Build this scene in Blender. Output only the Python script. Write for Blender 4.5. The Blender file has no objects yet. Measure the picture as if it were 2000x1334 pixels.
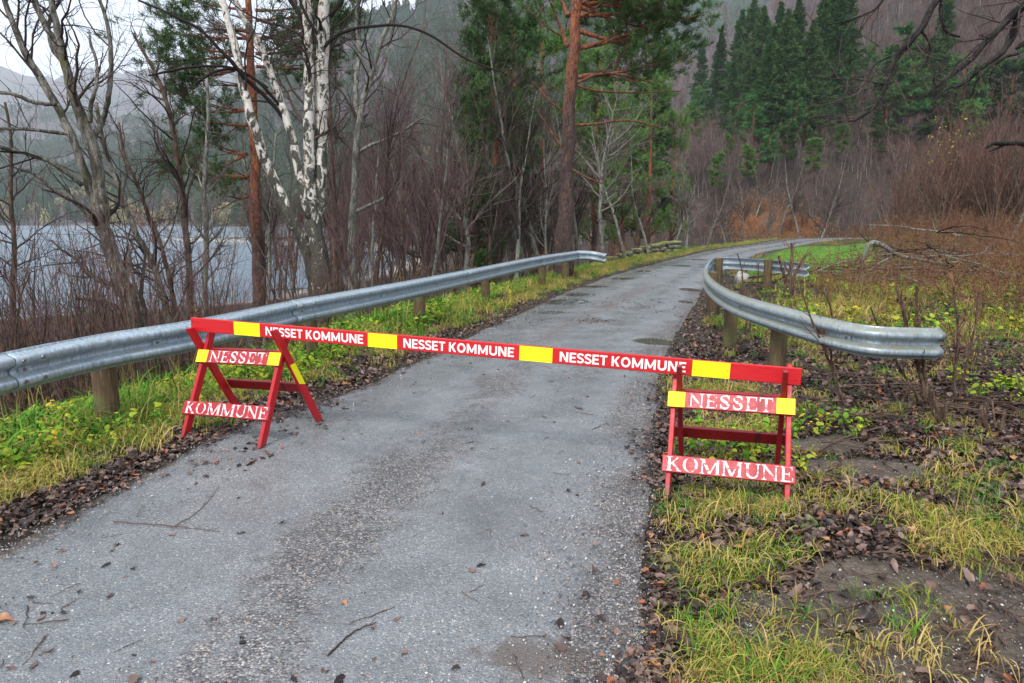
import bpy, math, random
import numpy as np
from math import sin, cos, pi, radians, atan, tan, sqrt
from mathutils import Vector, Matrix

random.seed(7)
RS = np.random.RandomState
scene = bpy.context.scene
COL = scene.collection

# ------------------------------------------------------------------ camera, world, sun, exposure
CAM_H = 1.6
PITCH = atan((667 - 430) / 1333.0)
FPX = 1333.0
cd = bpy.data.cameras.new('camera')
cd.sensor_width = 36.0
cd.lens = FPX / 2000.0 * 36.0
cd.clip_start = 0.05
cd.clip_end = 20000
cam = bpy.data.objects.new('camera', cd)
COL.objects.link(cam)
cam.location = (0, 0, CAM_H)
cam.rotation_euler = (pi / 2 - PITCH, 0, 0)
scene.camera = cam

SUN_EL, SUN_AZ = radians(48), radians(205)      # azimuth clockwise from +Y : behind the camera, a little left
world = bpy.data.worlds.new('World')
scene.world = world
world.use_nodes = True
wn, wl = world.node_tree.nodes, world.node_tree.links
wn.clear()
w_out = wn.new('ShaderNodeOutputWorld')
w_bg = wn.new('ShaderNodeBackground')
w_sky = wn.new('ShaderNodeTexSky')
w_sky.sky_type = 'NISHITA'
w_sky.sun_disc = False
w_sky.sun_elevation = SUN_EL
w_sky.sun_rotation = SUN_AZ
w_sky.air_density = 1.0
w_sky.dust_density = 4.0
w_hs = wn.new('ShaderNodeHueSaturation')
w_hs.inputs['Saturation'].default_value = 0.30
w_tc = wn.new('ShaderNodeTexCoord')
w_map = wn.new('ShaderNodeMapping')
w_map.inputs['Scale'].default_value = (1, 1, 3)
w_no = wn.new('ShaderNodeTexNoise')
w_no.inputs['Scale'].default_value = 2.2
w_no.inputs['Detail'].default_value = 5
w_ramp = wn.new('ShaderNodeValToRGB')
w_ramp.color_ramp.elements[0].color = (6.2, 7.2, 8.8, 1)
w_ramp.color_ramp.elements[0].position = 0.3
w_ramp.color_ramp.elements[1].color = (10.2, 11.0, 12.2, 1)
w_ramp.color_ramp.elements[1].position = 0.75
w_mix = wn.new('ShaderNodeMixRGB')
w_mix.inputs[0].default_value = 0.75
wl.new(w_tc.outputs['Generated'], w_map.inputs['Vector'])
wl.new(w_map.outputs[0], w_no.inputs['Vector'])
wl.new(w_no.outputs['Fac'], w_ramp.inputs[0])
wl.new(w_sky.outputs[0], w_hs.inputs['Color'])
wl.new(w_hs.outputs[0], w_mix.inputs[1])
wl.new(w_ramp.outputs[0], w_mix.inputs[2])
wl.new(w_mix.outputs[0], w_bg.inputs['Color'])
w_bg.inputs['Strength'].default_value = 0.092
wl.new(w_bg.outputs[0], w_out.inputs['Surface'])

sd = bpy.data.lights.new('sun', 'SUN')
sd.energy = 1.5
sd.angle = radians(13)
sd.color = (1.0, 0.96, 0.9)
sun = bpy.data.objects.new('sun', sd)
COL.objects.link(sun)
sun.rotation_euler = Vector((-sin(SUN_AZ) * cos(SUN_EL), -cos(SUN_AZ) * cos(SUN_EL), -sin(SUN_EL))).to_track_quat('-Z', 'Y').to_euler()

scene.view_settings.view_transform = 'Standard'
scene.view_settings.look = 'None'
scene.view_settings.gamma = 1.0
scene.view_settings.exposure = 1.0
scene.cycles.max_bounces = 6
scene.cycles.diffuse_bounces = 3
scene.cycles.glossy_bounces = 3
scene.cycles.volume_bounces = 3
HAZE = 0.0002

# ------------------------------------------------------------------ tagging / linking
def tag(o, label=None, cat=None, group=None, kind=None):
    if label: o['label'] = label
    if cat: o['category'] = cat
    if group: o['group'] = group
    if kind: o['kind'] = kind
    return o

def empty(name, loc=(0, 0, 0), rz=0.0):
    o = bpy.data.objects.new(name, None)
    o.location = loc
    o.rotation_euler = (0, 0, rz)
    o.empty_display_size = 0.2
    COL.objects.link(o)
    return o

def copy_tree(o, parent=None):
    c = o.copy()
    COL.objects.link(c)
    c.parent = parent
    for ch in o.children:
        copy_tree(ch, c)
    return c

# ------------------------------------------------------------------ mesh building
class MB:
    """collects arrays of verts and faces and links them as ONE mesh object"""
    def __init__(s):
        s.v = []; s.f = {}; s.n = 0; s.tint = []; s.m = {}; s.mi = 0
    def add(s, V, F, tint=None):
        V = np.asarray(V, float).reshape(-1, 3)
        F = np.asarray(F, int)
        s.v.append(V)
        s.f.setdefault(F.shape[1], []).append(F + s.n)
        s.m.setdefault(F.shape[1], []).append(np.full(len(F), s.mi))
        t = np.zeros(len(V)) if tint is None else np.broadcast_to(np.asarray(tint, float), (len(V),))
        s.tint.append(t)
        s.n += len(V)
    def box(s, c, size, R=None):
        h = np.array(size) / 2.0
        V = np.array([[x, y, z] for x in (-1, 1) for y in (-1, 1) for z in (-1, 1)], float) * h
        if R is not None: V = V @ np.array(R).T
        s.add(V + np.array(c), [[0, 1, 3, 2], [4, 6, 7, 5], [0, 4, 5, 1], [2, 3, 7, 6], [0, 2, 6, 4], [1, 5, 7, 3]])
    def mesh(s, name, smooth=False):
        me = bpy.data.meshes.new(name)
        if not s.v: return me
        V = np.concatenate(s.v)
        loops = []; starts = []; tot = 0
        for k in sorted(s.f):
            F = np.concatenate(s.f[k])
            loops.append(F.ravel())
            starts.append(tot + np.arange(len(F)) * k)
            tot += F.size
        L = np.concatenate(loops); S = np.concatenate(starts)
        me.vertices.add(len(V)); me.vertices.foreach_set('co', V.astype(np.float32).ravel())
        me.loops.add(len(L)); me.loops.foreach_set('vertex_index', L.astype(np.int32))
        me.polygons.add(len(S)); me.polygons.foreach_set('loop_start', S.astype(np.int32))
        me.update(calc_edges=True)
        me.polygons.foreach_set('use_smooth', np.full(len(S), smooth))
        me.polygons.foreach_set('material_index', np.concatenate([np.concatenate(s.m[k]) for k in sorted(s.f)]).astype(np.int32))
        T = np.concatenate(s.tint)
        if np.any(T):
            a = me.attributes.new('tint', 'FLOAT', 'POINT')
            a.data.foreach_set('value', T.astype(np.float32))
        me.validate()
        return me
    def build(s, name, mat, parent=None, smooth=False, loc=(0, 0, 0)):
        me = s.mesh(name, smooth)
        if mat is not None: me.materials.append(mat)
        o = bpy.data.objects.new(name, me)
        COL.objects.link(o)
        o.parent = parent
        o.location = loc
        return o

def tubes(mb, P, R, sides=5, cap=False, tint=None):
    """P (B,n,3) polylines, R (B,n) radii -> tubes"""
    P = np.asarray(P, float); R = np.asarray(R, float)
    if P.ndim == 2: P = P[None]; R = R[None]
    B, n, _ = P.shape
    if B == 0: return
    T = np.gradient(P, axis=1)
    T /= np.maximum(np.linalg.norm(T, axis=2, keepdims=True), 1e-9)
    mean = T.mean(axis=1)
    ref = np.where(np.abs(mean[:, 2:3]) > 0.8, np.array([[1.0, 0, 0]]), np.array([[0, 0, 1.0]]))
    ref = ref[:, None, :]
    A = np.cross(T, np.broadcast_to(ref, T.shape))
    A /= np.maximum(np.linalg.norm(A, axis=2, keepdims=True), 1e-9)
    Bn = np.cross(T, A)
    ang = np.arange(sides) / sides * 2 * pi
    ring = A[:, :, None, :] * np.cos(ang)[None, None, :, None] + Bn[:, :, None, :] * np.sin(ang)[None, None, :, None]
    V = P[:, :, None, :] + ring * R[:, :, None, None]
    idx = np.arange(B * n * sides).reshape(B, n, sides)
    a = idx[:, :-1, :]; b = np.roll(idx, -1, axis=2)[:, :-1, :]
    c = np.roll(idx, -1, axis=2)[:, 1:, :]; d = idx[:, 1:, :]
    F = np.stack([a, b, c, d], -1).reshape(-1, 4)
    t = None
    if tint is not None:
        t = np.repeat(np.asarray(tint, float), n * sides)
    mb.add(V.reshape(-1, 3), F, t)
    if cap:
        for e in (0, n - 1):
            for i in range(B):
                mb.f.setdefault(sides, []).append(idx[i, e][::(-1 if e == 0 else 1)][None] + mb.n - B * n * sides)
                mb.m.setdefault(sides, []).append(np.array([mb.mi]))

def resample(pts, n):
    pts = np.asarray(pts, float)
    seg = np.r_[0, np.cumsum(np.linalg.norm(np.diff(pts[:, :3], axis=0), axis=1))]
    t = np.linspace(0, seg[-1], n)
    return np.stack([np.interp(t, seg, pts[:, k]) for k in range(pts.shape[1])], 1)

def smooth_line(pts, n, it=2):
    p = np.asarray(pts, float)
    for _ in range(it):
        q = np.empty((2 * len(p) - 2, p.shape[1]))
        q[0::2] = .75 * p[:-1] + .25 * p[1:]
        q[1::2] = .25 * p[:-1] + .75 * p[1:]
        p = np.vstack([p[:1], q, p[-1:]])
    return resample(p, n)

def box_mesh_uv(mb_list, a, b, width_dir, w, t, name, mat, parent, bevel=0.003, cut=None):
    """a plank from a to b (centre line), w wide along width_dir, t thick; own local frame so that grain runs along local X"""
    a = Vector(a); b = Vector(b)
    X = (b - a); L = X.length; X.normalize()
    Z = Vector(width_dir); Z = (Z - X * Z.dot(X)).normalized()
    Y = Z.cross(X)
    M = Matrix((X, Y, Z)).transposed().to_4x4()
    M.translation = (a + b) / 2
    h = [L / 2, t / 2, w / 2]; e = bevel
    import bmesh
    bm = bmesh.new()
    bmesh.ops.create_cube(bm, size=1.0)
    for v in bm.verts:
        v.co = Vector((v.co.x * L, v.co.y * t, v.co.z * w))
        if cut:
            v.co.x += cut * v.co.z / w * (1 if v.co.x > 0 else 1)
    bmesh.ops.bevel(bm, geom=bm.edges[:] , offset=e, segments=1, affect='EDGES')
    bmesh.ops.subdivide_edges(bm, edges=[ed for ed in bm.edges if ed.calc_length() > 0.3], cuts=6)
    me = bpy.data.meshes.new(name)
    bm.to_mesh(me); bm.free()
    me.materials.append(mat)
    o = bpy.data.objects.new(name, me)
    COL.objects.link(o)
    o.parent = parent
    o.matrix_local = M
    return o

# ------------------------------------------------------------------ pixel to point (measured off the photograph, real distances)
_c, _s = cos(PITCH), sin(PITCH)
def ray(px, py):
    a = (px - 1000) / FPX; b = -(py - 667) / FPX
    return np.array([a, _c + b * _s, -_s + b * _c])
def G(px, py, z=0.0):
    d = ray(px, py); t = (z - CAM_H) / d[2]
    return np.array([d[0] * t, d[1] * t, z])
def at(px, py, Y):
    d = ray(px, py); t = Y / d[1]
    return np.array([d[0] * t, Y, CAM_H + d[2] * t])

# ------------------------------------------------------------------ noise
_T = RS(3).rand(256, 256)
def vnoise(x, y, s=1.0, seed=0):
    x = np.asarray(x, float) / s + seed * 17.3; y = np.asarray(y, float) / s + seed * 7.7
    xi = np.floor(x).astype(int); yi = np.floor(y).astype(int)
    u = x - xi; v = y - yi
    u = u * u * (3 - 2 * u); v = v * v * (3 - 2 * v)
    g = lambda i, j: _T[(xi + i) % 256, (yi + j) % 256]
    return (g(0, 0) * (1 - u) + g(1, 0) * u) * (1 - v) + (g(0, 1) * (1 - u) + g(1, 1) * u) * v
def fbm(x, y, s=1.0, o=4, seed=0):
    r = 0; a = .5; t = 0
    for k in range(o):
        r = r + a * vnoise(x, y, s / 2 ** k, seed + k); t += a; a *= .55
    return r / t
def sstep(a, b, x):
    t = np.clip((np.asarray(x, float) - a) / (b - a), 0, 1)
    return t * t * (3 - 2 * t)

# ------------------------------------------------------------------ plan of the place
ROAD_L = np.array([(-3.2, -12), (-3.0, -4), (-2.85, 0.5), (-2.72, 2), (-2.58, 3.2), (-2.5, 3.9), (-2.3, 4.5), (-1.95, 5.3), (-1.6, 6.3), (-0.95, 8.2), (-0.2, 10.9), (1.16, 15.4), (2.7, 19.7), (6.0, 27.2), (10.9, 37.6), (14.9, 44.0), (17.8, 49), (20.4, 54), (23.2, 59), (28, 63), (36, 66), (46, 68)], float)
ROAD_R = np.array([(0.2, -12), (0.2, -4), (0.3, 0.5), (0.5, 2), (0.72, 3.2), (0.9, 4.0), (1.08, 4.9), (1.35, 6.0), (1.6, 7.0), (2.05, 8.6), (2.95, 11.2), (4.5, 15.9), (6.2, 20.6), (9.3, 27.8), (13.3, 36.2), (17.0, 41.6), (20.2, 46.8), (23.0, 52), (26.4, 56), (31, 59.6), (38, 62), (46, 63.5)], float)
def dens(L):
    s = np.r_[0, np.cumsum(np.linalg.norm(np.diff(L, axis=0), axis=1))]
    p = smooth_line(np.c_[L, L * 0][:, :3], 260, 3)
    return p[:, :2]
RL, RR = dens(ROAD_L), dens(ROAD_R)

def side_dist(line, x, y):
    """distance to a polyline, signed: + on its right hand side (walking away), plus position along"""
    x = np.atleast_1d(np.asarray(x, float)); y = np.atleast_1d(np.asarray(y, float))
    best = np.full(x.shape, 1e18); sg = np.ones(x.shape)
    for i in range(len(line) - 1):
        ax, ay = line[i]; bx, by = line[i + 1]
        dx, dy = bx - ax, by - ay
        L2 = dx * dx + dy * dy + 1e-12
        t = np.clip(((x - ax) * dx + (y - ay) * dy) / L2, 0, 1)
        ex = x - ax - t * dx; ey = y - ay - t * dy
        d = ex * ex + ey * ey
        cr = dy * (x - ax) - dx * (y - ay)
        m = d < best
        best = np.where(m, d, best); sg = np.where(m, np.sign(cr), sg)
    return np.sqrt(best) * sg
RLs, RRs = RL[::4], RR[::4]
def d_left(x, y): return -side_dist(RLs, x, y)      # + : left of the road's left edge
def d_right(x, y): return side_dist(RRs, x, y)      # + : right of the right edge

SHORE = np.array([(-300, -160), (-60, -40), (-36, 6), (-24, 27), (-14.5, 34), (-11.5, 53), (-12, 80), (-22, 108), (-42, 128), (-68, 143), (-72, 150), (-52, 163), (-30, 185), (-28, 230), (-60, 310), (-130, 420), (-260, 500), (-420, 535), (-800, 545), (-4600, 560)], float)
FOOT = np.array([(400, -20), (120, 55), (60, 76), (26, 73), (10, 92), (-4, 180), (-60, 340), (-180, 470), (-420, 552), (-900, 562), (-4600, 580)], float)
WATER_Z = -2.6
def height(x, y, detail=True):
    x = np.asarray(x, float); y = np.asarray(y, float); sh = x.shape
    x = x.ravel(); y = y.ravel()
    dl, dr = d_left(x, y), d_right(x, y)
    ds = side_dist(SHORE, x, y)                      # + inland (right hand)
    df = side_dist(FOOT, x, y)                       # + into the hillside
    # embankment down to the lake
    z = -2.15 * sstep(1.1, 7.5, dl)
    beach = WATER_Z - 0.25 + 0.25 * np.minimum(ds, 2) + 0.30 * sstep(0, 8, ds) + 3.0 * sstep(2, 20, ds)
    z = np.minimum(z, np.where(ds < 20, np.maximum(beach, -5.5), 10))
    z = np.where(ds < 0, np.maximum(WATER_Z - 0.25 + 0.25 * ds, -5), z)
    # meadow on the right rises gently towards the thicket
    z = z + np.where(ds > 0, 1.15 * sstep(20, 46, y) * sstep(2.0, 9, dr), 0)
    z = z + 0.14 * sstep(.1, 1.5, dr) * sstep(6.5, 11, y)
    # hillside
    ff = np.maximum(df, 0)
    hill = 0.42 * ff + 0.0012 * np.minimum(ff, 220) ** 2 + np.where(ff > 220, 0.45 * (ff - 220), 0)
    hill = 420 * (1 - np.exp(-hill / 420))
    far_h = .165 * ff + .00002 * np.minimum(ff, 2500) ** 2
    far_h = far_h * (.80 + .45 * fbm(x, y, 420, 4, 6)) + sstep(0, 60, ff) * (fbm(x, y, 90, 3, 66) - .5) * 26
    wr = sstep(-460, -60, x + .12 * y)
    hill = hill * wr + far_h * (1 - wr)
    hill = hill * (0.85 + 0.35 * fbm(x, y, 170, 3, 5)) + sstep(0, 12, ff) * (fbm(x, y, 22, 3, 9) - .5) * 5
    z = z + hill * sstep(-2, 5, ff)
    if detail:
        off = sstep(0.05, 0.7, np.maximum(dl, dr))
        z = z + off * ((fbm(x, y, 1.3, 3, 2) - .45) * .12 + (fbm(x, y, .35, 2, 4) - .5) * .04)
        z = z + sstep(4, 20, np.maximum(dl, dr)) * (fbm(x, y, 6, 3, 8) - .5) * .5 * np.where(ds > 4, 1, 0)
        z = z + 0.075 * np.exp(-((x + 1.92) ** 2 + (y - 4.85) ** 2) / .9 ** 2)
        z = z - 0.015 * np.exp(-((x - 1.3) ** 2 + (y - 3.9) ** 2) / .6 ** 2) * off
    return z.reshape(sh)
def h1(x, y): return float(height(np.array([x]), np.array([y]))[0])
def hit(px, py):
    """where the line of sight through a pixel meets the ground"""
    d = ray(px, py)
    t = np.geomspace(2.0, 3000, 1500)
    X = d[0] * t; Y = d[1] * t; Z = CAM_H + d[2] * t
    hz = height(X, Y)
    k = np.argmax(Z < hz)
    if not (Z < hz).any(): k = len(t) - 1
    return np.array([X[k], Y[k], hz[k]])

# ------------------------------------------------------------------ materials
def new_mat(name):
    m = bpy.data.materials.new(name)
    m.use_nodes = True
    nt = m.node_tree
    return m, nt, nt.nodes['Principled BSDF']
class NT:
    def __init__(s, nt): s.nt = nt; s.n = nt.nodes; s.l = nt.links
    def put(s, sock, v):
        if isinstance(v, bpy.types.NodeSocket): s.l.new(v, sock)
        elif isinstance(v, (tuple, list)) and len(v) == 3 and sock.type == 'RGBA': sock.default_value = (*v, 1)
        else: sock.default_value = v
    def coord(s, kind='Object'): return s.n.new('ShaderNodeTexCoord').outputs[kind]
    def pos(s): return s.n.new('ShaderNodeNewGeometry').outputs['Position']
    def mapping(s, v, scale=(1, 1, 1), loc=(0, 0, 0)):
        m = s.n.new('ShaderNodeMapping'); s.put(m.inputs['Vector'], v)
        m.inputs['Scale'].default_value = scale; m.inputs['Location'].default_value = loc
        return m.outputs[0]
    def noise(s, v, scale, detail=4, rough=.6, dist=0.0, out='Fac'):
        m = s.n.new('ShaderNodeTexNoise'); s.put(m.inputs['Vector'], v)
        m.inputs['Scale'].default_value = scale; m.inputs['Detail'].default_value = detail
        m.inputs['Roughness'].default_value = rough; m.inputs['Distortion'].default_value = dist
        return m.outputs[out]
    def voro(s, v, scale, feature='F1', out='Distance', rnd=1.0):
        m = s.n.new('ShaderNodeTexVoronoi'); m.feature = feature; s.put(m.inputs['Vector'], v)
        m.inputs['Scale'].default_value = scale
        if 'Randomness' in m.inputs: m.inputs['Randomness'].default_value = rnd
        return m.outputs[out]
    def ramp(s, fac, stops, interp='LINEAR'):
        m = s.n.new('ShaderNodeValToRGB'); s.put(m.inputs[0], fac)
        cr = m.color_ramp; cr.interpolation = interp
        while len(cr.elements) < len(stops): cr.elements.new(0.5)
        for e, (p, c) in zip(cr.elements, stops):
            e.position = p
            e.color = (c, c, c, 1) if not isinstance(c, (tuple, list)) else (*c[:3], 1)
        return m.outputs[0]
    def mix(s, fac, a, b, mode='MIX'):
        m = s.n.new('ShaderNodeMixRGB'); m.blend_type = mode
        s.put(m.inputs[0], fac); s.put(m.inputs[1], a); s.put(m.inputs[2], b)
        return m.outputs[0]
    def math(s, op, a, b=0.0, clamp=False):
        m = s.n.new('ShaderNodeMath'); m.operation = op; m.use_clamp = clamp
        s.put(m.inputs[0], a); s.put(m.inputs[1], b)
        return m.outputs[0]
    def attr(s, name, out='Fac'):
        m = s.n.new('ShaderNodeAttribute'); m.attribute_name = name
        return m.outputs[out]
    def rnd(s): return s.n.new('ShaderNodeObjectInfo').outputs['Random']
    def bump(s, h, strength=.4, dist=.01, normal=None):
        m = s.n.new('ShaderNodeBump'); s.put(m.inputs['Height'], h)
        m.inputs['Strength'].default_value = strength; m.inputs['Distance'].default_value = dist
        if normal is not None: s.put(m.inputs['Normal'], normal)
        return m.outputs[0]
    def sep(s, v, k):
        m = s.n.new('ShaderNodeSeparateXYZ'); s.put(m.inputs[0], v); return m.outputs[k]

def bark_mat(name, base, dark, moss=None, scale=30, rough=.85, moss_amt=.5):
    m, nt, p = new_mat(name); t = NT(nt)
    co = t.coord()
    v = t.mapping(co, (1, 1, .25))
    n = t.noise(v, scale, 6, .7, .4)
    c = t.ramp(n, [(.36, dark), (.56, base), (.8, tuple(min(1, q * 1.5) for q in base))])
    spk_ = t.noise(co, scale * 2.4, 3, .6)
    c = t.mix(t.ramp(spk_, [(.60, 0.0), (.68, .75)]), c, tuple(min(.6, q * 2.1 + .04) for q in base))
    big = t.noise(t.mapping(co, (1, 1, .5)), scale * .22, 5, .75, .5)
    c = t.mix(t.ramp(big, [(.46, .0), (.60, .85)]), c, dark)
    if moss:
        n2 = t.noise(co, 3.2, 5, .7)
        f = t.ramp(n2, [(moss_amt, 0.0), (moss_amt + .12, 1.0)])
        c = t.mix(f, c, moss)
    t.put(p.inputs['Base Color'], c)
    p.inputs['Roughness'].default_value = rough; p.inputs['Specular IOR Level'].default_value = .12
    t.put(p.inputs['Normal'], t.bump(n, .8, .02))
    return m

def flat_mat(name, c1, c2, rough=.75, spec=.08, trans=False, use_tint=True, third=None):
    """colour varies from plant to plant and from blade to blade"""
    m, nt, p = new_mat(name); t = NT(nt)
    f = t.rnd()
    if use_tint:
        f = t.math('FRACT', t.math('ADD', f, t.attr('tint')))
    st = [(0.0, c1), (1.0, c2)] if third is None else [(0.0, c1), (.5, c2), (1.0, third)]
    c = t.ramp(f, st)
    t.put(p.inputs['Base Color'], c)
    p.inputs['Roughness'].default_value = rough
    p.inputs['Specular IOR Level'].default_value = spec
    return m

M = {}
# painted timber
def paint_mat(name, col, worn, amt):
    m, nt, p = new_mat(name); t = NT(nt)
    co = t.coord()
    g = t.noise(t.mapping(co, (1.2, 14, 14)), 6, 5, .65, .6)
    c = t.mix(t.ramp(g, [(.35, .35), (.6, 0.0)]), col, tuple(x * .45 for x in col))
    w = t.noise(co, 9, 6, .7, .5)
    wm = t.ramp(w, [(amt, 0.0), (amt + .05, 1.0)])
    c = t.mix(t.math('MULTIPLY', wm, .85), c, worn)
    k = t.voro(t.mapping(co, (1, 1, 1)), 7, 'F1')
    c = t.mix(t.ramp(k, [(.018, .85), (.045, 0.0)]), c, (.03, .012, .01))
    zw = t.sep(t.pos(), 2)
    mud_ = t.ramp(t.math('ADD', t.math('MULTIPLY', zw, 1.6), t.math('MULTIPLY', t.noise(co, 30, 5, .7), .55)), [(.30, .9), (.52, 0.0)])
    c = t.mix(mud_, c, (.07, .045, .035))
    fade = t.noise(t.mapping(co, (.5, 2, 2)), 3, 5, .7)
    c = t.mix(t.ramp(fade, [(.45, 0.0), (.75, .45)]), c, tuple(min(1, q * .66 + .004) for q in col))
    t.put(p.inputs['Base Color'], c)
    t.put(p.inputs['Roughness'], t.ramp(w, [(.3, .32), (.7, .6)]))
    t.put(p.inputs['Normal'], t.bump(g, .35, .004))
    return m
M['red'] = paint_mat('red paint on boards', (.50, .004, .011), (.14, .01, .01), .66)
M['red_bar'] = paint_mat('red paint on the long bar', (.58, .005, .010), (.22, .008, .01), .70)
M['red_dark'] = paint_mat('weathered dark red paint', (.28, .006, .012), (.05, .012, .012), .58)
M['red_pink'] = paint_mat('faded red paint', (.42, .014, .022), (.26, .04, .05), .58)
def letter_mat(name, amt, under, base=(.86, .84, .82)):
    m, nt, p = new_mat(name); t = NT(nt)
    co = t.coord()
    n = t.noise(t.mapping(co, (1, 1, 1)), 26, 5, .75, .3)
    n2 = t.noise(t.mapping(co, (6, 30, 90)), 2, 3, .6)
    f = t.ramp(t.math('ADD', t.math('MULTIPLY', n, .7), t.math('MULTIPLY', n2, .3)), [(amt, 0.0), (amt + .07, 1.0)])
    t.put(p.inputs['Base Color'], t.mix(f, base, under))
    p.inputs['Roughness'].default_value = .5
    return m
M['white_bar'] = letter_mat('white letters', .63, (.62, .06, .06))
M['white_board'] = letter_mat('worn white stencil', .49, (.50, .07, .08), (.80, .76, .75))
m, nt, p = new_mat('yellow reflective sheet'); t = NT(nt)
n = t.noise(t.coord(), 30, 4)
t.put(p.inputs['Base Color'], t.mix(t.ramp(n, [(.6, 0.0), (.75, .35)]), (.93, .80, .0), (.75, .62, .02)))
p.inputs['Roughness'].default_value = .6
M['yellow'] = m
m, nt, p = new_mat('screw steel'); p.inputs['Base Color'].default_value = (.25, .25, .25, 1); p.inputs['Metallic'].default_value = .9; p.inputs['Roughness'].default_value = .4
M['screw'] = m
m, nt, p = new_mat('dark screw'); p.inputs['Base Color'].default_value = (.02, .018, .015, 1); p.inputs['Roughness'].default_value = .6
M['nail'] = m
# galvanised beam
def galv(name, top_dirt):
    m, nt, p = new_mat(name); t = NT(nt)
    co = t.coord()
    sp = t.voro(co, 45, out='Color'); g = t.sep(sp, 0)
    c = t.mix(g, (.33, .40, .45), (.44, .51, .56))
    st = t.noise(t.mapping(co, (9, 9, .8)), 5, 5, .7)
    c = t.mix(t.ramp(st, [(.35, .85), (.6, 0.0)]), c, (.17, .21, .24))
    sp2 = t.noise(co, 42, 4, .7)
    c = t.mix(t.ramp(sp2, [(.66, 0.0), (.74, .7)]), c, (.09, .09, .075))
    st2 = t.noise(t.mapping(co, (1.3, 1.3, 1.3)), 2.0, 6, .7)
    c = t.mix(t.ramp(st2, [(.52, 0.0), (.72, .5)]), c, (.50, .55, .60))
    nz = t.sep(t.n.new('ShaderNodeNewGeometry').outputs['Normal'], 2)
    if top_dirt:     # algae film that has settled on upward faces
        f = t.math('MULTIPLY', t.ramp(nz, [(.25, 0.0), (.6, 1.0)]), t.ramp(t.noise(co, 12, 5, .7), [(.3, 1.0), (.62, .35)]))
        c = t.mix(f, c, (.27, .26, .17))
    else:
        f = t.math('MULTIPLY', t.ramp(nz, [(.45, 0.0), (.8, 1.0)]), t.ramp(t.noise(co, 8, 5, .7), [(.5, 0.0), (.62, .5)]))
        c = t.mix(f, c, (.30, .32, .24))
    t.put(p.inputs['Base Color'], c)
    p.inputs['Metallic'].default_value = .35
    t.put(p.inputs['Roughness'], t.ramp(st, [(.3, .5), (.7, .34)]))
    t.put(p.inputs['Normal'], t.bump(t.noise(co, 30, 3), .08, .004))
    return m
M['galv'] = galv('galvanised steel', False)
M['galv_dirty'] = galv('galvanised steel with algae', True)
m, nt, p = new_mat('treated post timber'); t = NT(nt)
co = t.coord()
g = t.noise(t.mapping(co, (12, 12, 1.2)), 4, 5, .7, .5)
c = t.ramp(g, [(.3, (.035, .02, .01)), (.55, (.10, .06, .026)), (.75, (.20, .125, .055))])
gm = t.noise(co, 5, 4)
c = t.mix(t.ramp(gm, [(.5, 0.0), (.65, .7)]), c, (.10, .12, .03))
t.put(p.inputs['Base Color'], c); p.inputs['Roughness'].default_value = .75
t.put(p.inputs['Normal'], t.bump(g, .5, .01))
M['post'] = m
# barks
M['moss_bark'] = bark_mat('lichened grey bark', (.20, .185, .155), (.03, .026, .02), (.10, .10, .035), 22, .85, .56)
M['brown_bark'] = bark_mat('brown sapling bark', (.15, .10, .07), (.04, .025, .018), (.16, .17, .13), 30, .8, .58)
M['grey_bark'] = bark_mat('grey lichen bark', (.26, .25, .22), (.06, .05, .045), (.15, .19, .12), 26, .85, .52)
M['dark_branch'] = bark_mat('wet dark branch', (.04, .034, .03), (.008, .007, .006), (.13, .15, .12), 30, .6, .62)
m, nt, p = new_mat('birch bark'); t = NT(nt)
co = t.coord()
b1 = t.noise(t.mapping(co, (1.9, 1.9, 1.1)), 3.4, 7, .72, 1.0)
hz = t.sep(co, 2)
hb = t.ramp(t.math('MULTIPLY', t.math('ADD', hz, 1.6), 1 / 8.0), [(0.10, .14), (.48, .115), (.66, .025), (1, .0)])
lo = t.math('ADD', b1, hb)
f = t.ramp(lo, [(.528, 0.0), (.548, 1.0)])
b2 = t.noise(t.mapping(co, (3, 3, 26)), 3.5, 4, .6, .3)
f2 = t.ramp(b2, [(.62, 0.0), (.66, .8)])
col = t.ramp(t.noise(co, 5, 4), [(.3, (.46, .39, .30)), (.5, (.64, .60, .54)), (.7, (.44, .36, .27))])
col = t.mix(f2, col, (.09, .065, .05))
rough_b = t.noise(t.mapping(co, (1, 1, .3)), 24, 5, .75, .8)
dk = t.ramp(rough_b, [(.35, (.018, .016, .013)), (.6, (.09, .085, .06)), (.75, (.20, .20, .17))])
t.put(p.inputs['Base Color'], t.mix(f, col, dk))
p.inputs['Roughness'].default_value = .75
t.put(p.inputs['Normal'], t.bump(t.math('ADD', t.math('MULTIPLY', rough_b, f), t.math('MULTIPLY', b2, -.25)), .9, .03))
M['birch'] = m
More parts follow.
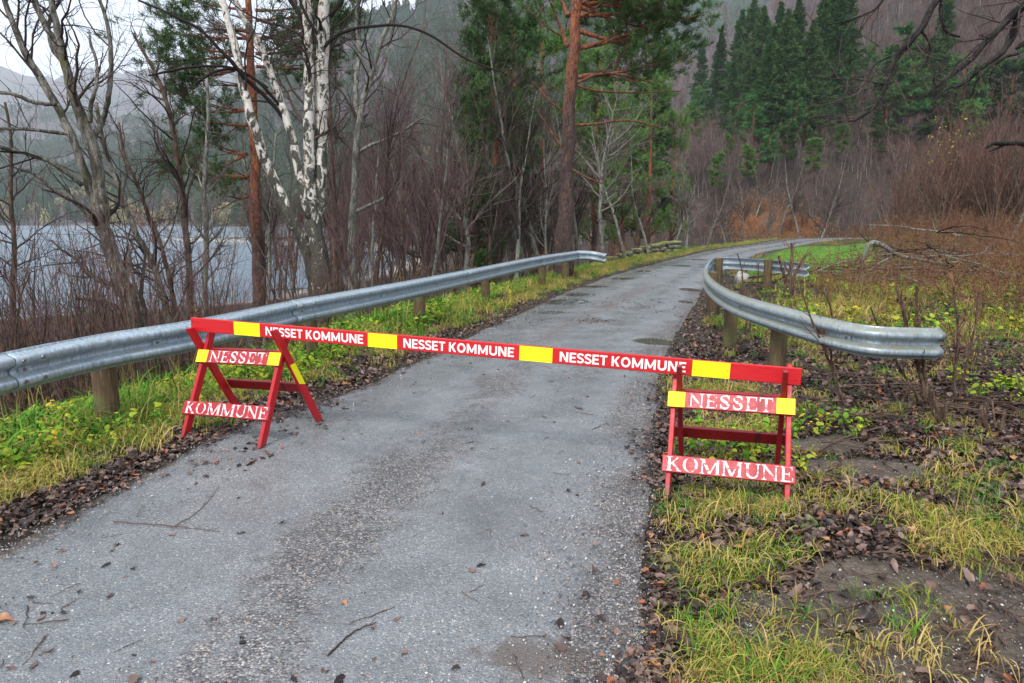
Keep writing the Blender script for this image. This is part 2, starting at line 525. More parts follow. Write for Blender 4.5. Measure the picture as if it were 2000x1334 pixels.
def pine_bark(name, lo_z, hi_z):
    m, nt, p = new_mat(name); t = NT(nt)
    co = t.coord()
    pl = t.voro(t.mapping(t.mix(.12, co, t.noise(co, 5, 3, out='Color'), 'ADD'), (1, 1, .28)), 17, 'DISTANCE_TO_EDGE')
    n = t.noise(t.mapping(co, (1, 1, .4)), 9, 6, .7, .6)
    up = t.ramp(n, [(.33, (.10, .03, .015)), (.5, (.27, .08, .03)), (.7, (.40, .15, .06))])
    dn = t.ramp(n, [(.33, (.022, .014, .012)), (.55, (.08, .045, .035)), (.75, (.15, .085, .06))])
    z = t.sep(co, 2)
    k = t.math('MULTIPLY', t.math('SUBTRACT', t.math('ADD', z, t.math('MULTIPLY', t.math('SUBTRACT', t.noise(co, 2.2, 4), .5), 3.5)), lo_z), 1.0 / (hi_z - lo_z), True)
    c = t.mix(k, dn, up)
    c = t.mix(t.ramp(pl, [(0.0, .85), (.06, 0.0)]), c, (.02, .012, .01))
    t.put(p.inputs['Base Color'], c)
    p.inputs['Roughness'].default_value = .85
    t.put(p.inputs['Normal'], t.bump(t.ramp(pl, [(0, 0.0), (.1, 1.0)]), .8, .03))
    return m
M['pine_bark'] = pine_bark('red pine bark', 2.6, 5.0)
M['pine_bark_tall'] = pine_bark('dark and orange pine bark', 4.2, 6.6)
M['pine_branch'] = bark_mat('pine branch', (.20, .08, .045), (.05, .025, .02), (.12, .12, .08), 30, .8, .6)
# twigs
M['twig_dark'] = flat_mat('dark bare twigs', (.025, .018, .017), (.11, .08, .07))
M['twig_purple'] = flat_mat('purple brown twigs', (.05, .028, .03), (.19, .12, .115))
M['twig_grey'] = flat_mat('grey twigs', (.07, .06, .05), (.24, .22, .195))
M['twig_red'] = flat_mat('red brown twigs', (.08, .034, .028), (.24, .12, .09))
M['twig_thicket'] = flat_mat('thicket twigs', (.04, .021, .017), (.21, .115, .09))
M['twig_hill'] = flat_mat('hillside bare crowns', (.05, .033, .033), (.15, .105, .10), third=(.19, .115, .085))
M['trunk_hill'] = flat_mat('hillside pale trunks', (.07, .055, .05), (.30, .28, .26))
M['needle_dark'] = flat_mat('dark needles', (.018, .058, .016), (.050, .118, .030))
M['needle_mid'] = flat_mat('green needles', (.026, .066, .022), (.072, .135, .04))
M['needle_blue'] = flat_mat('blue green needles', (.035, .12, .036), (.10, .23, .062))
M['needle_light'] = flat_mat('yellow green needles', (.06, .14, .03), (.14, .25, .06))
# ground cover
M['grass_green'] = flat_mat('green grass', (.03, .12, .012), (.13, .29, .03), .6)
M['grass_mix'] = flat_mat('autumn grass', (.07, .17, .018), (.25, .25, .04), .65, third=(.40, .28, .08))
M['grass_dry'] = flat_mat('dry grass', (.30, .20, .06), (.48, .34, .13), .7, third=(.24, .26, .04))
M['leaf'] = flat_mat('wet fallen leaf', (.012, .008, .007), (.055, .034, .028), .42, .3, third=(.22, .14, .11))
M['leaf_orange'] = flat_mat('orange fallen leaf', (.30, .09, .03), (.20, .07, .035), .4, .5, third=(.38, .17, .06))
M['herb'] = flat_mat('herb leaves', (.04, .13, .012), (.14, .27, .022), .6, third=(.36, .34, .025))
M['herb_yellow'] = flat_mat('yellowing leaves', (.45, .38, .03), (.20, .30, .03), .55, third=(.50, .30, .03))
M['weed'] = flat_mat('dead brown weeds', (.07, .030, .02), (.17, .075, .045), .8, third=(.24, .15, .08))
M['bracken'] = flat_mat('rusty bracken', (.26, .11, .045), (.44, .20, .085), .8, third=(.30, .17, .08))
M['stick'] = flat_mat('fallen sticks', (.05, .03, .022), (.13, .085, .065), .5)
m, nt, p = new_mat('gravel stone'); t = NT(nt)
t.put(p.inputs['Base Color'], t.ramp(t.rnd(), [(0, (.05, .055, .065)), (.3, (.14, .15, .165)), (.55, (.24, .22, .21)), (.75, (.30, .22, .18)), (.9, (.42, .40, .38)), (1, (.6, .58, .55))]))
p.inputs['Roughness'].default_value = .42
M['stone'] = m
m, nt, p = new_mat('pale boulder'); t = NT(nt)
n = t.noise(t.coord(), 8, 6)
t.put(p.inputs['Base Color'], t.ramp(n, [(.35, (.16, .15, .14)), (.55, (.40, .39, .37)), (.7, (.10, .13, .05))]))
t.put(p.inputs['Normal'], t.bump(n, .6, .02))
M['boulder'] = m
m, nt, p = new_mat('mossy wall stone'); t = NT(nt)
n = t.noise(t.coord(), 3, 6)
nz = t.sep(t.n.new('ShaderNodeNewGeometry').outputs['Normal'], 2)
c = t.mix(t.ramp(t.math('ADD', nz, t.math('MULTIPLY', n, .6)), [(.55, 0.0), (.9, 1.0)]), t.ramp(n, [(.3, (.05, .045, .04)), (.7, (.17, .16, .14))]), (.20, .22, .03))
t.put(p.inputs['Base Color'], c); t.put(p.inputs['Normal'], t.bump(n, .6, .03))
M['wall_stone'] = m

# ground
m, nt, p = new_mat('ground'); t = NT(nt)
ps = t.pos()
vc = t.attr('Col', 'Color')
n1 = t.noise(ps, 14, 6, .75); n2 = t.noise(ps, 1.1, 5, .7); n3 = t.sep(t.voro(ps, 60, out='Color'), 0)
c = t.mix(1.0, vc, t.ramp(n1, [(.3, .45), (.7, 1.5)]), 'MULTIPLY')
c = t.mix(1.0, c, t.ramp(n2, [(.3, .7), (.7, 1.3)]), 'MULTIPLY')
c = t.mix(.35, c, t.mix(1.0, c, n3, 'MULTIPLY'))
t.put(p.inputs['Base Color'], c)
p.inputs['Roughness'].default_value = .8; p.inputs['Specular IOR Level'].default_value = .15
t.put(p.inputs['Normal'], t.bump(t.math('ADD', n1, t.math('MULTIPLY', t.noise(ps, 110, 4, .7), .45)), .9, .02))
M['ground'] = m
# road
m, nt, p = new_mat('road'); t = NT(nt)
ps = t.pos()
grav = t.attr('gravel'); pud = t.attr('puddle'); dirt = t.attr('dirt'); wet = t.attr('wet')
cell = t.voro(ps, 130, out='Color'); cd_ = t.voro(ps, 130, out='Distance')
cell2 = t.voro(ps, 92, out='Color'); cd2 = t.voro(ps, 92, out='Distance')
agg = t.ramp(t.sep(cell, 0), [(0, (.08, .088, .096)), (.3, (.145, .153, .16)), (.7, (.20, .207, .212)), (.86, (.27, .27, .265)), (.95, (.36, .31, .27)), (1, (.5, .5, .5))])
tar = (.130, .138, .144)
fine = t.mix(t.ramp(cd_, [(.35, .85), (.6, .25)]), tar, agg)
agg2 = t.ramp(t.sep(cell2, 1), [(0, (.035, .038, .045)), (.35, (.10, .105, .115)), (.65, (.19, .175, .165)), (.85, (.30, .24, .21)), (1, (.42, .40, .38))])
coarse = t.mix(t.ramp(cd2, [(.38, 1.0), (.66, .25)]), (.075, .072, .07), agg2)
sel = t.ramp(t.math('ADD', t.math('MULTIPLY', grav, .9), t.math('MULTIPLY', t.math('SUBTRACT', t.noise(ps, 9, 5, .75), .5), 1.1)), [(.35, 0.0), (.62, 1.0)])
c = t.mix(sel, fine, coarse)
spk = t.sep(t.voro(ps, 42, out='Color'), 2)
c = t.mix(t.math('MULTIPLY', t.ramp(spk, [(.90, 0.0), (.93, .8)]), t.ramp(cd2, [(.3, 1.0), (.45, 0.0)])), c, agg2)
mot = t.noise(ps, 1.6, 6, .7, .3)
c = t.mix(1.0, c, t.ramp(mot, [(.3, .70), (.7, 1.28)]), 'MULTIPLY')
st = t.noise(ps, 4.5, 6, .75, .8)
c = t.mix(t.ramp(t.math('ADD', st, t.math('MULTIPLY', dirt, .45)), [(.66, 0.0), (.84, .8)]), c, (.085, .06, .045))
c = t.mix(t.math('MULTIPLY', pud, .8), c, (.07, .062, .045))
t.put(p.inputs['Base Color'], c)
rg = t.ramp(t.math('ADD', t.noise(ps, 2.2, 5, .7), t.math('MULTIPLY', wet, -.35)), [(.22, .15), (.60, .5)])
rg = t.mix(pud, rg, (.03, .03, .03))
t.put(p.inputs['Roughness'], rg)
p.inputs['Specular IOR Level'].default_value = .75
hgt = t.math('MULTIPLY', t.mix(sel, t.math('MULTIPLY', cd_, -.4), t.math('MULTIPLY', cd2, -1.4)), t.math('SUBTRACT', 1.0, pud))
t.put(p.inputs['Normal'], t.bump(hgt, .75, .008))
M['road'] = m
m, nt, p = new_mat('lake water'); t = NT(nt)
ps = t.pos()
wv = t.noise(t.mapping(ps, (1, 2.6, 1)), .9, 5, .65, .5)
p.inputs['Base Color'].default_value = (.11, .15, .185, 1)
p.inputs['Roughness'].default_value = .3
p.inputs['IOR'].default_value = 1.33
t.put(p.inputs['Normal'], t.bump(wv, .9, .3))
M['water'] = m

# ------------------------------------------------------------------ ground sheet
def mono(a, b, n, fine, centre):
    """grid coordinates from a to b, densest round centre"""
    lo = -np.arcsinh((centre - a) / fine); hi = np.arcsinh((b - centre) / fine)
    return centre + fine * np.sinh(np.linspace(lo, hi, n))
gx = mono(-4300, 1500, 600, 1.9, 0.0)
gy = mono(-60, 4300, 660, 1.9, 4.0)
GX, GY = np.meshgrid(gx, gy)
Z = height(GX, GY)
DL = d_left(GX.ravel(), GY.ravel()).reshape(GX.shape); DR = d_right(GX.ravel(), GY.ravel()).reshape(GX.shape)
road_in = np.minimum(-DL, -DR)
Z = Z - 0.05 * sstep(0.02, .25, road_in) - np.where((road_in > .25) , .03, 0)
def mesh_grid(name, X, Y, Zz):
    ny, nx = X.shape
    V = np.stack([X, Y, Zz], -1).reshape(-1, 3)
    i = np.arange(nx * ny).reshape(ny, nx)
    F = np.stack([i[:-1, :-1], i[:-1, 1:], i[1:, 1:], i[1:, :-1]], -1).reshape(-1, 4)
    b = MB(); b.add(V, F)
    return b
def lerp(c, c2, f): return c * (1 - f[..., None]) + np.array(c2) * f[..., None]
DF = side_dist(FOOT, GX.ravel(), GY.ravel()).reshape(GX.shape)
DS = side_dist(SHORE, GX.ravel(), GY.ravel()).reshape(GX.shape)
c = np.broadcast_to(np.array([.055, .042, .03]), GX.shape + (3,)).copy()
nA = fbm(GX, GY, 1.1, 4, 21); nB = fbm(GX, GY, .5, 3, 31); nC = fbm(GX, GY, 9, 4, 41)
MUD = [(1900, 1215, 1.15, .55), (1700, 925, .55, .3), (1950, 1290, .8, .4), (1620, 870, .3, .2)]
def blob(X, Y, px, py, rx, ry):
    g = G(px, py)
    return np.exp(-(((X - g[0]) / rx) ** 2 + ((Y - g[1]) / ry) ** 2))
def mud_mask(X, Y):
    r = 0
    for b_ in MUD: r = np.maximum(r, blob(X, Y, *b_))
    return sstep(.3, .6, r + (fbm(X, Y, .4, 3, 77) - .5) * .5)
c = lerp(c, (.125, .10, .078), mud_mask(GX, GY))
green_l = sstep(.45, 1.1, DL + (nA - .5) * .8) * sstep(10, 4, DL)
c = lerp(c, (.075, .085, .02), green_l * sstep(.3, .6, nB) * .8)
mead = sstep(1.0, 3.5, DR) * sstep(8.5, 11, GY)
c = lerp(c, (.085, .085, .025), mead * sstep(.35, .6, nA))
lawn = sstep(.3, 1.2, DR) * sstep(5.6, 4.2, DR) * sstep(17, 21, GY) * sstep(42, 37, GY)
c = lerp(c, (.10, .23, .02), lawn)
c = lerp(c, (.10, .06, .035), sstep(8, 12, DR) * sstep(22, 28, GY))
c = lerp(c, (.12, .13, .03), sstep(0.1, .6, DL) * sstep(3.2, 1.6, DL) * sstep(14, 18, GY))
c = lerp(c, (.048, .036, .028), sstep(-6, 6, DF))
hp = hit(1515, 435)
c = lerp(c, (.20, .095, .045), .85 * sstep(.40, .75, np.exp(-(((GX - hp[0]) / 4.6) ** 2 + ((GY - hp[1]) / 7.5) ** 2)) + (fbm(GX, GY, 3, 4, 43) - .5) * .9))
c = lerp(c, (.36, .30, .27), sstep(4.5, 2.5, DS) * sstep(90, 60, GY) * sstep(-1, 0, DS))
c = lerp(c, (.20, .19, .17), sstep(6, 2.5, DS) * sstep(90, 110, GY))
far = sstep(160, 320, np.hypot(GX, GY)) * sstep(-2, 6, DF)
nF = fbm(GX, GY, 60, 4, 51); nG = fbm(GX, GY, 30, 3, 61)
cf = np.broadcast_to(np.array([.10, .075, .085]), GX.shape + (3,)).copy()
cf = lerp(cf, (.045, .085, .06), sstep(.52, .66, nF))
cf = lerp(cf, (.26, .23, .11), sstep(.60, .70, nG) * sstep(120, 20, DF))
c = c * (1 - far[..., None]) + cf * far[..., None]
gb = mesh_grid('ground', GX, GY, Z)
ground = gb.build('ground', M['ground'], smooth=True)
a = ground.data.attributes.new('Col', 'FLOAT_COLOR', 'POINT')
a.data.foreach_set('color', np.concatenate([c, np.ones(GX.shape + (1,))], -1).astype(np.float32).ravel())
tag(ground, 'ground of leaf litter, verges, meadow and forested slopes', kind='structure')

# lake
wb = MB()
wb.add([(-4250, -55, WATER_Z), (60, -55, WATER_Z), (60, 640, WATER_Z), (-4250, 640, WATER_Z)], [[0, 1, 2, 3]])
tag(wb.build('lake_water', M['water']), 'calm grey lake behind the bare trees', kind='structure')

# ------------------------------------------------------------------ road
nu, nv = 110, 1500
s_lin = np.linspace(0, 1, nv) ** 1.0
def along(line, nv):
    seg = np.r_[0, np.cumsum(np.linalg.norm(np.diff(line, axis=0), axis=1))]
    seg /= seg[-1]
    tt = np.concatenate([np.linspace(0, .12, 40, endpoint=False), np.linspace(.12, .36, 900, endpoint=False), np.linspace(.36, 1, nv - 940)])
    return np.stack([np.interp(tt, seg, line[:, k]) for k in (0, 1)], 1)
La, Ra = along(RL, nv), along(RR, nv)
wob_l = (fbm(La[:, 0], La[:, 1], .9, 4, 3) - .5) * .35
wob_r = (fbm(Ra[:, 0], Ra[:, 1], .9, 4, 13) - .5) * .35
W = Ra - La; Wn = W / np.linalg.norm(W, axis=1, keepdims=True)
La = La - Wn * (.06 + wob_l[:, None]); Ra = Ra + Wn * (.06 + wob_r[:, None])
U = np.linspace(0, 1, nu)
X = La[:, None, 0] * (1 - U) + Ra[:, None, 0] * U
Y = La[:, None, 1] * (1 - U) + Ra[:, None, 1] * U
zr = height(X, Y)
uu = U[None, :] + 0 * X
crown_z = 0.012 * np.sin(uu * pi) - .02 * (np.abs(uu - .5) * 2) ** 6
PUDDLES = [(1105, 590, 44, 6), (1130, 576, 32, 3.5), (1155, 560, 30, 2.5), (1275, 667, 42, 7), (1075, 611, 26, 3), (1215, 545, 22, 2.0), (1255, 530, 16, 1.6), (1330, 520, 20, 1.5), (1365, 508, 18, 1.2), (1350, 566, 22, 3), (1340, 590, 14, 3)]
pud = np.zeros(X.shape)
for px, py, rx, ry in PUDDLES:
    g = G(px, py); gx_ = abs(G(px + rx, py)[0] - g[0]); gy_ = abs(G(px, py - ry)[1] - g[1])
    q = ((X - g[0]) / gx_) ** 2 + ((Y - g[1]) / gy_) ** 2
    pud = np.maximum(pud, sstep(1.15, .75, q + (fbm(X, Y, .25, 3, 5) - .5) * .7))
zz = zr + .006 + crown_z - pud * .006 + (fbm(X, Y, .8, 3, 99) - .5) * .012 * (1 - pud)
gc = .44 + .05 * np.sin(Y * .5)                            # the strip between the wheel tracks
grav = np.exp(-((uu - gc - .02) / .13) ** 2) * sstep(30, 14, Y) * .68 * (.6 + .8 * fbm(X, Y, .8, 3, 44))
grav = np.maximum(grav, sstep(.80, .97, uu + (fbm(X, Y, .7, 3, 8) - .5) * .2))
grav = np.maximum(grav, sstep(.10, .0, uu + (fbm(X, Y, .5, 3, 18) - .5) * .1) * .9)
grav = np.maximum(grav, .5 * sstep(.55, .75, fbm(X, Y, 2.2, 3, 28)) * sstep(.5, .9, uu))
dirt = np.maximum(sstep(.10, 0, uu), sstep(.92, 1, uu))
for px, py, rx, ry, k in [(1165, 629, .32, .22, 1.2), (1060, 1290, .32, .14, 1.0), (480, 1000, .3, .2, .3), (1190, 1230, .15, .15, .6), (1230, 940, .2, .4, .6), (560, 820, .5, .4, .5), (700, 780, .4, .5, .4), (1150, 740, .5, .8, .4), (560, 985, .4, .3, .45), (1210, 600, 1.2, 1.2, .4), (640, 690, .5, .3, .4)]:
    dirt = np.maximum(dirt, k * blob(X, Y, px, py, rx, ry))
wet = np.exp(-((uu - .18) / .13) ** 2) + .5 * np.exp(-((uu - .68) / .1) ** 2)
rb = mesh_grid('road', X, Y, zz)
road = rb.build('road', M['road'], smooth=True)
for nm, ar in (('gravel', grav), ('puddle', pud), ('dirt', dirt), ('wet', wet)):
    at_ = road.data.attributes.new(nm, 'FLOAT', 'POINT')
    at_.data.foreach_set('value', ar.astype(np.float32).ravel())
tag(road, 'narrow wet asphalt road with gravel down its middle', kind='structure')
def road_z(x, y): return height(x, y) + .012

# ------------------------------------------------------------------ guardrails
def wbeam(path, name, mat, parent, n=60, flip=1, hs=.88, ds=.86):
    """W-profile steel strip swept along a 3D path of its top edge; flip=1 -> face looks to the right of travel"""
    P = smooth_line(path, n, 3) if len(path) > 2 else resample(path, n)
    T = np.gradient(P, axis=0); T[:, 2] = 0; T /= np.linalg.norm(T, axis=1, keepdims=True)
    N = np.stack([T[:, 1], -T[:, 0], 0 * T[:, 0]], 1) * flip
    prof = [(.004, 0), (.0, -.012), (.03, -.028), (.072, -.042), (.083, -.062), (.083, -.088), (.07, -.106), (.02, -.128), (.006, -.143), (.006, -.167), (.02, -.182), (.07, -.204), (.083, -.222), (.083, -.248), (.072, -.268), (.03, -.282), (.0, -.298), (.004, -.31)]
    prof = smooth_line(np.array([(a, 0, b) for a, b in prof]), 44, 1)[:, [0, 2]]
    prof = prof * [ds, hs]
    th = .004
    front = P[:, None, :] + N[:, None, :] * prof[None, :, 0:1] + np.array([0, 0, 1.])[None, None] * prof[None, :, 1:2]
    back = front - N[:, None, :] * th
    n_, k = front.shape[:2]
    V = np.concatenate([front.reshape(-1, 3), back.reshape(-1, 3)])
    i = np.arange(n_ * k).reshape(n_, k); j = i + n_ * k
    q = lambda a, b, c, d: np.stack([a.ravel(), b.ravel(), c.ravel(), d.ravel()], -1)
    F = np.concatenate([q(i[:-1, :-1], i[:-1, 1:], i[1:, 1:], i[1:, :-1]), q(j[:-1, :-1], j[1:, :-1], j[1:, 1:], j[:-1, 1:]),
                        q(i[:-1, 0], i[1:, 0], j[1:, 0], j[:-1, 0]), q(i[1:, -1], i[:-1, -1], j[:-1, -1], j[1:, -1]),
                        q(i[0, 1:], i[0, :-1], j[0, :-1], j[0, 1:]), q(i[-1, :-1], i[-1, 1:], j[-1, 1:], j[-1, :-1])])
    b = MB(); b.add(V, F)
    o = b.build(name, mat, parent, smooth=True)
    return o, P, N

def round_post(parent, x, y, ztop, r=.085, name='post', tilt=(0, 0)):
    z0 = h1(x, y) - .25
    b = MB()
    P = np.array([(x - tilt[0], y - tilt[1], z0), (x - tilt[0] * .5, y - tilt[1] * .5, (z0 + ztop) / 2), (x, y, ztop - .012), (x, y, ztop)])
    tubes(b, P, np.array([r, r, r, r * .93]), 18, cap=True)
    return b.build(name, M['post'], parent)

def bolt(mb, p, n, r=.018, d=.012):
    n = np.array(n, float); n /= np.linalg.norm(n)
    tubes(mb, np.array([p, p + n * d]), np.array([r, r * .8]), 8, cap=True)

def bolt_plate(parent, P, N, k, dz):
    """small rectangular washer with its bolt in the valley of the beam"""
    p = P[k] + N[k] * .006 + np.array([0, 0, dz]); T = np.cross([0, 0, 1.], N[k])
    R = np.stack([T, N[k], [0, 0, 1.]], 1)
    b = MB(); b.box(p + N[k] * .006, (.085, .006, .04), R)
    w = b.build('washer_plate', M['galv'], parent)
    b = MB(); bolt(b, p + N[k] * .009, N[k], .012, .014)
    b.build('bolt', M['screw'], w)

railL = empty('guardrail', (-2.6, 6.6, 0))
tag(railL, 'long straight galvanised guardrail on the left verge beside the lake', 'guardrail')
railL.location = (0, 0, 0)
LP = np.array([(-3.85, 1.2, .76), (-3.56, 2.9, .755)] + [tuple(G(px, py, .75)) for px, py in [(0, 690), (195, 651), (370, 627), (560, 588), (660, 571), (780, 551), (905, 528), (1050, 500), (1128, 489.5)]])
LPs = smooth_line(LP, 400, 3)
# beam lengths lap each other at the seams seen in the photograph
def near_i(px, py):
    g = G(px, py, .75)
    return int(np.argmin(np.hypot(LPs[:, 0] - g[0], LPs[:, 1] - g[1])))
seams = [0, near_i(15, 687), near_i(568, 587), near_i(908, 527), near_i(1052, 500), 399]
for i in range(len(seams) - 1):
    a_, b_ = seams[i], min(seams[i + 1] + 8, 399)
    pth = LPs[a_:b_ + 1].copy()
    T = np.gradient(pth, axis=0); T /= np.linalg.norm(T, axis=1, keepdims=True)
    off = np.stack([T[:, 1], -T[:, 0], 0 * T[:, 0]], 1)
    w = np.clip((np.arange(len(pth)) - (len(pth) - 12)) / 4, 0, 1)[:, None] if i < len(seams) - 2 else 0
    pth = pth - off * .016 * w
    o, P, N = wbeam(pth, 'beam', M['galv'], railL, n=70)
    if i == 0: continue
    for dz in (-.066, -.207):
        for dk in (1, 4):
            bm_ = MB()
            bolt(bm_, P[dk] + N[dk] * .0712 + np.array([0, 0, dz]), N[dk], .014, .01)
            bm_.build('lap_bolt', M['screw'], o)
    for kk in (2, 24, 47):
        bolt_plate(o, P, N, kk, -.137)
# folded-away end wing
e0 = LPs[-1]; wing = np.array([e0, e0 + np.array([.35, .15, -.01]), e0 + np.array([.62, .05, -.05]), e0 + np.array([.8, -.2, -.08])])
wbeam(wing, 'end_wing', M['galv'], railL, n=16)
for px, py in [(195, 825), (560, 700), (775, 635), (905, 592), (1040, 556), (1105, 545)]:
    g = G(px, py)
    k = int(np.argmin(np.hypot(LPs[:, 0] - g[0], LPs[:, 1] - g[1])))
    T = LPs[min(k + 1, 399)] - LPs[k - 1]; T /= np.linalg.norm(T)
    N_ = np.array([T[1], -T[0], 0])
    p = LPs[k] - N_ * .10
    round_post(railL, p[0], p[1], .70, .088)

railR = empty('curved_guardrail')
tag(railR, 'curved galvanised guardrail looping round a bend on the right verge', 'guardrail')
RP = np.array([G(1838, 640, .74), G(1775, 640, .74), G(1700, 637, .75), G(1630, 624, .76), G(1560, 606, .77), G(1495, 590, .77), G(1440, 574, .77), G(1405, 556, .77), G(1386, 540, .77), G(1381, 528, .77), G(1384, 516, .77), G(1390, 508, .77)])
def back_pt(px, py, z): return G(px, py, z)
# the far leg bends away to the right, its back towards us
bend = [G(1397, 503.5, .77), G(1412, 502.5, .77), G(1440, 503.5, .77), G(1500, 507, .77), G(1575, 514.5, .77)]
# ease the top edge so that the loop is smooth on plan
RPs = smooth_line(np.vstack([RP, bend]), 300, 4)
cutk = int(np.argmin(np.abs(RPs[:, 1] - RPs[:, 1].max())))
o1, P1, N1 = wbeam(RPs[:175], 'beam', M['galv_dirty'], railR, n=150, flip=-1, hs=.84)
pth = RPs[172:].copy()
o2, P2, N2 = wbeam(pth, 'beam', M['galv'], railR, n=90, flip=-1, hs=.84)
for kk in (14, 52, 95):
    bolt_plate(o1, P1, N1, kk, -.131)
for px, py, ins in [(1650, 735, .10), (1440, 680, .10), (1400, 612, .10)]:
    g = G(px, py)
    k = int(np.argmin(np.hypot(RPs[:, 0] - g[0], RPs[:, 1] - g[1])))
    T = RPs[k + 1] - RPs[k - 1]; T[2] = 0; T /= np.linalg.norm(T)
    N_ = np.array([-T[1], T[0], 0])
    p = RPs[k] - N_ * ins
    round_post(railR, p[0], p[1], .72, .085)
for px, pyt in [(1405, 506), (1433, 506), (1512, 508)]:
    # tops of the posts seen over the back of the rail
    g = G(px, pyt, .77)
    k = int(np.argmin(np.hypot(RPs[150:, 0] - g[0], RPs[150:, 1] - g[1]))) + 150
    k = min(k, 298)
    T = RPs[k + 1] - RPs[k - 1]; T[2] = 0; T /= np.linalg.norm(T)
    N_ = np.array([-T[1], T[0], 0])
    p = RPs[k] - N_ * .11
    round_post(railR, p[0], p[1], .79, .085)

# ------------------------------------------------------------------ barrier : two trestles and the long bar
def strokes_letter(mb, ch, x, z, h, w, y0, depth, serif, T=None):
    """serif capitals made of stepped strokes in the XZ plane (front face at -y); returns nothing"""
    bold, thin = .17, .075
    cnt = [0]
    def quad(p0, p1, p2, p3):
        e = y0 - .00012 * cnt[0]; cnt[0] += 1
        P = [p0, p1, p2, p3]
        V = [(x + a * w, e - depth, z + b * h) for a, b in P] + [(x + a * w, e, z + b * h) for a, b in P]
        mb.add(V, [[0, 1, 2, 3], [0, 4, 5, 1], [1, 5, 6, 2], [2, 6, 7, 3], [3, 7, 4, 0]])
    def vbar(cx, z0, z1, t): quad((cx - t / 2, z0), (cx + t / 2, z0), (cx + t / 2, z1), (cx - t / 2, z1))
    def hbar(x0, x1, cz, t): quad((x0, cz - t / 2), (x1, cz - t / 2), (x1, cz + t / 2), (x0, cz + t / 2))
    def diag(x0, z0, x1, z1, t): quad((x0 - t / 2, z0), (x0 + t / 2, z0), (x1 + t / 2, z1), (x1 - t / 2, z1))
    def serf(cx, at_z, half=.17): hbar(cx - half, cx + half, at_z, .05)
    if ch == 'N':
        vbar(.16, 0, 1, thin); vbar(.86, 0, 1, thin); diag(.88, 0, .12, 1, bold)
        serf(.16, .025, .14); serf(.12, .975, .12); serf(.86, .975, .14)
    elif ch == 'E':
        vbar(.25, 0, 1, bold); hbar(.08, .86, .965, .07); hbar(.08, .9, .035, .07); hbar(.25, .68, .51, .06)
        diag(.86, .74, .88, 1, .055); diag(.93, .27, .88, 0, .055); vbar(.68, .38, .64, .05)
    elif ch == 'T':
        vbar(.5, 0, 1, bold); hbar(.04, .96, .965, .07); serf(.5, .025, .2); diag(.05, .72, .04 + .03, 1, .06); diag(.95, .72, .93, 1, .06)
    elif ch == 'K':
        vbar(.24, 0, 1, bold); serf(.24, .025, .18); serf(.24, .975, .18)
        diag(.30, .42, .84, 1, .09); diag(.90, 0, .42, .58, bold); serf(.82, .975, .14); serf(.88, .025, .14)
    elif ch == 'M':
        vbar(.12, 0, 1, thin); vbar(.88, 0, 1, bold * .8); diag(.5, .03, .14, 1, bold * .85); diag(.5, .03, .86, 1, thin)
        serf(.12, .025, .11); serf(.88, .025, .13); serf(.10, .975, .1); serf(.90, .975, .1)
    elif ch in 'OUS':
        if ch == 'O':
            a = np.linspace(0, 2 * pi, 33)
            out = [(.5 + .46 * cos(q), .5 + .52 * sin(q)) for q in a]
            inn = [(.5 + .30 * cos(q), .5 + .46 * sin(q)) for q in a]
        elif ch == 'U':
            a = np.linspace(pi, 2 * pi, 17)
            out = [(.14, .98)] + [(.52 + .38 * cos(q), .36 + .38 * sin(q)) for q in a] + [(.90, .98)]
            inn = [(.31, .98)] + [(.56 + .25 * cos(q), .36 + .27 * sin(q)) for q in a] + [(.84, .98)]
            serf(.22, .975, .19); serf(.87, .975, .14)
        else:
            cl = smooth_line([(.82, .76, 0), (.76, .93, 0), (.5, .98, 0), (.22, .9, 0), (.19, .72, 0), (.36, .58, 0), (.62, .46, 0), (.82, .3, 0), (.78, .1, 0), (.5, .02, 0), (.22, .08, 0), (.15, .27, 0)], 34, 3)[:, :2]
            T_ = np.gradient(cl, axis=0); T_ /= np.linalg.norm(T_, axis=1, keepdims=True)
            n_ = np.stack([-T_[:, 1], T_[:, 0]], 1)
            wd = .04 + .075 * np.abs(T_[:, 0] * .6 - T_[:, 1] * .8) ** 1.2 * np.sin(np.linspace(.25, pi - .25, 34))
            out = cl + n_ * wd[:, None]; inn = cl - n_ * wd[:, None]
            vbar(.84, .66, .98, .05); vbar(.14, .02, .34, .05)
        e = y0 - .0016
        n = len(out)
        V = [(x + a_ * w, e - depth, z + b_ * h) for a_, b_ in out] + [(x + a_ * w, e - depth, z + b_ * h) for a_, b_ in inn]
        mb.add(V, [[i, n + i, n + i + 1, i + 1] for i in range(n - 1)])

def serif_word(word, x0, x1, z, h, y0, mat, parent):
    wid = {'M': 1.28, 'N': 1.02, 'O': 1.05, 'K': 1.02, 'U': 1.0, 'E': .84, 'S': .78, 'T': .9}
    tot = sum(wid[c_] for c_ in word); sc = (x1 - x0) / tot
    b = MB(); x = x0
    for c_ in word:
        strokes_letter(b, c_, x + .04 * sc, z, h, wid[c_] * sc * .92, y0, .0012, True)
        x += wid[c_] * sc
    return b.build('lettering', mat, parent)

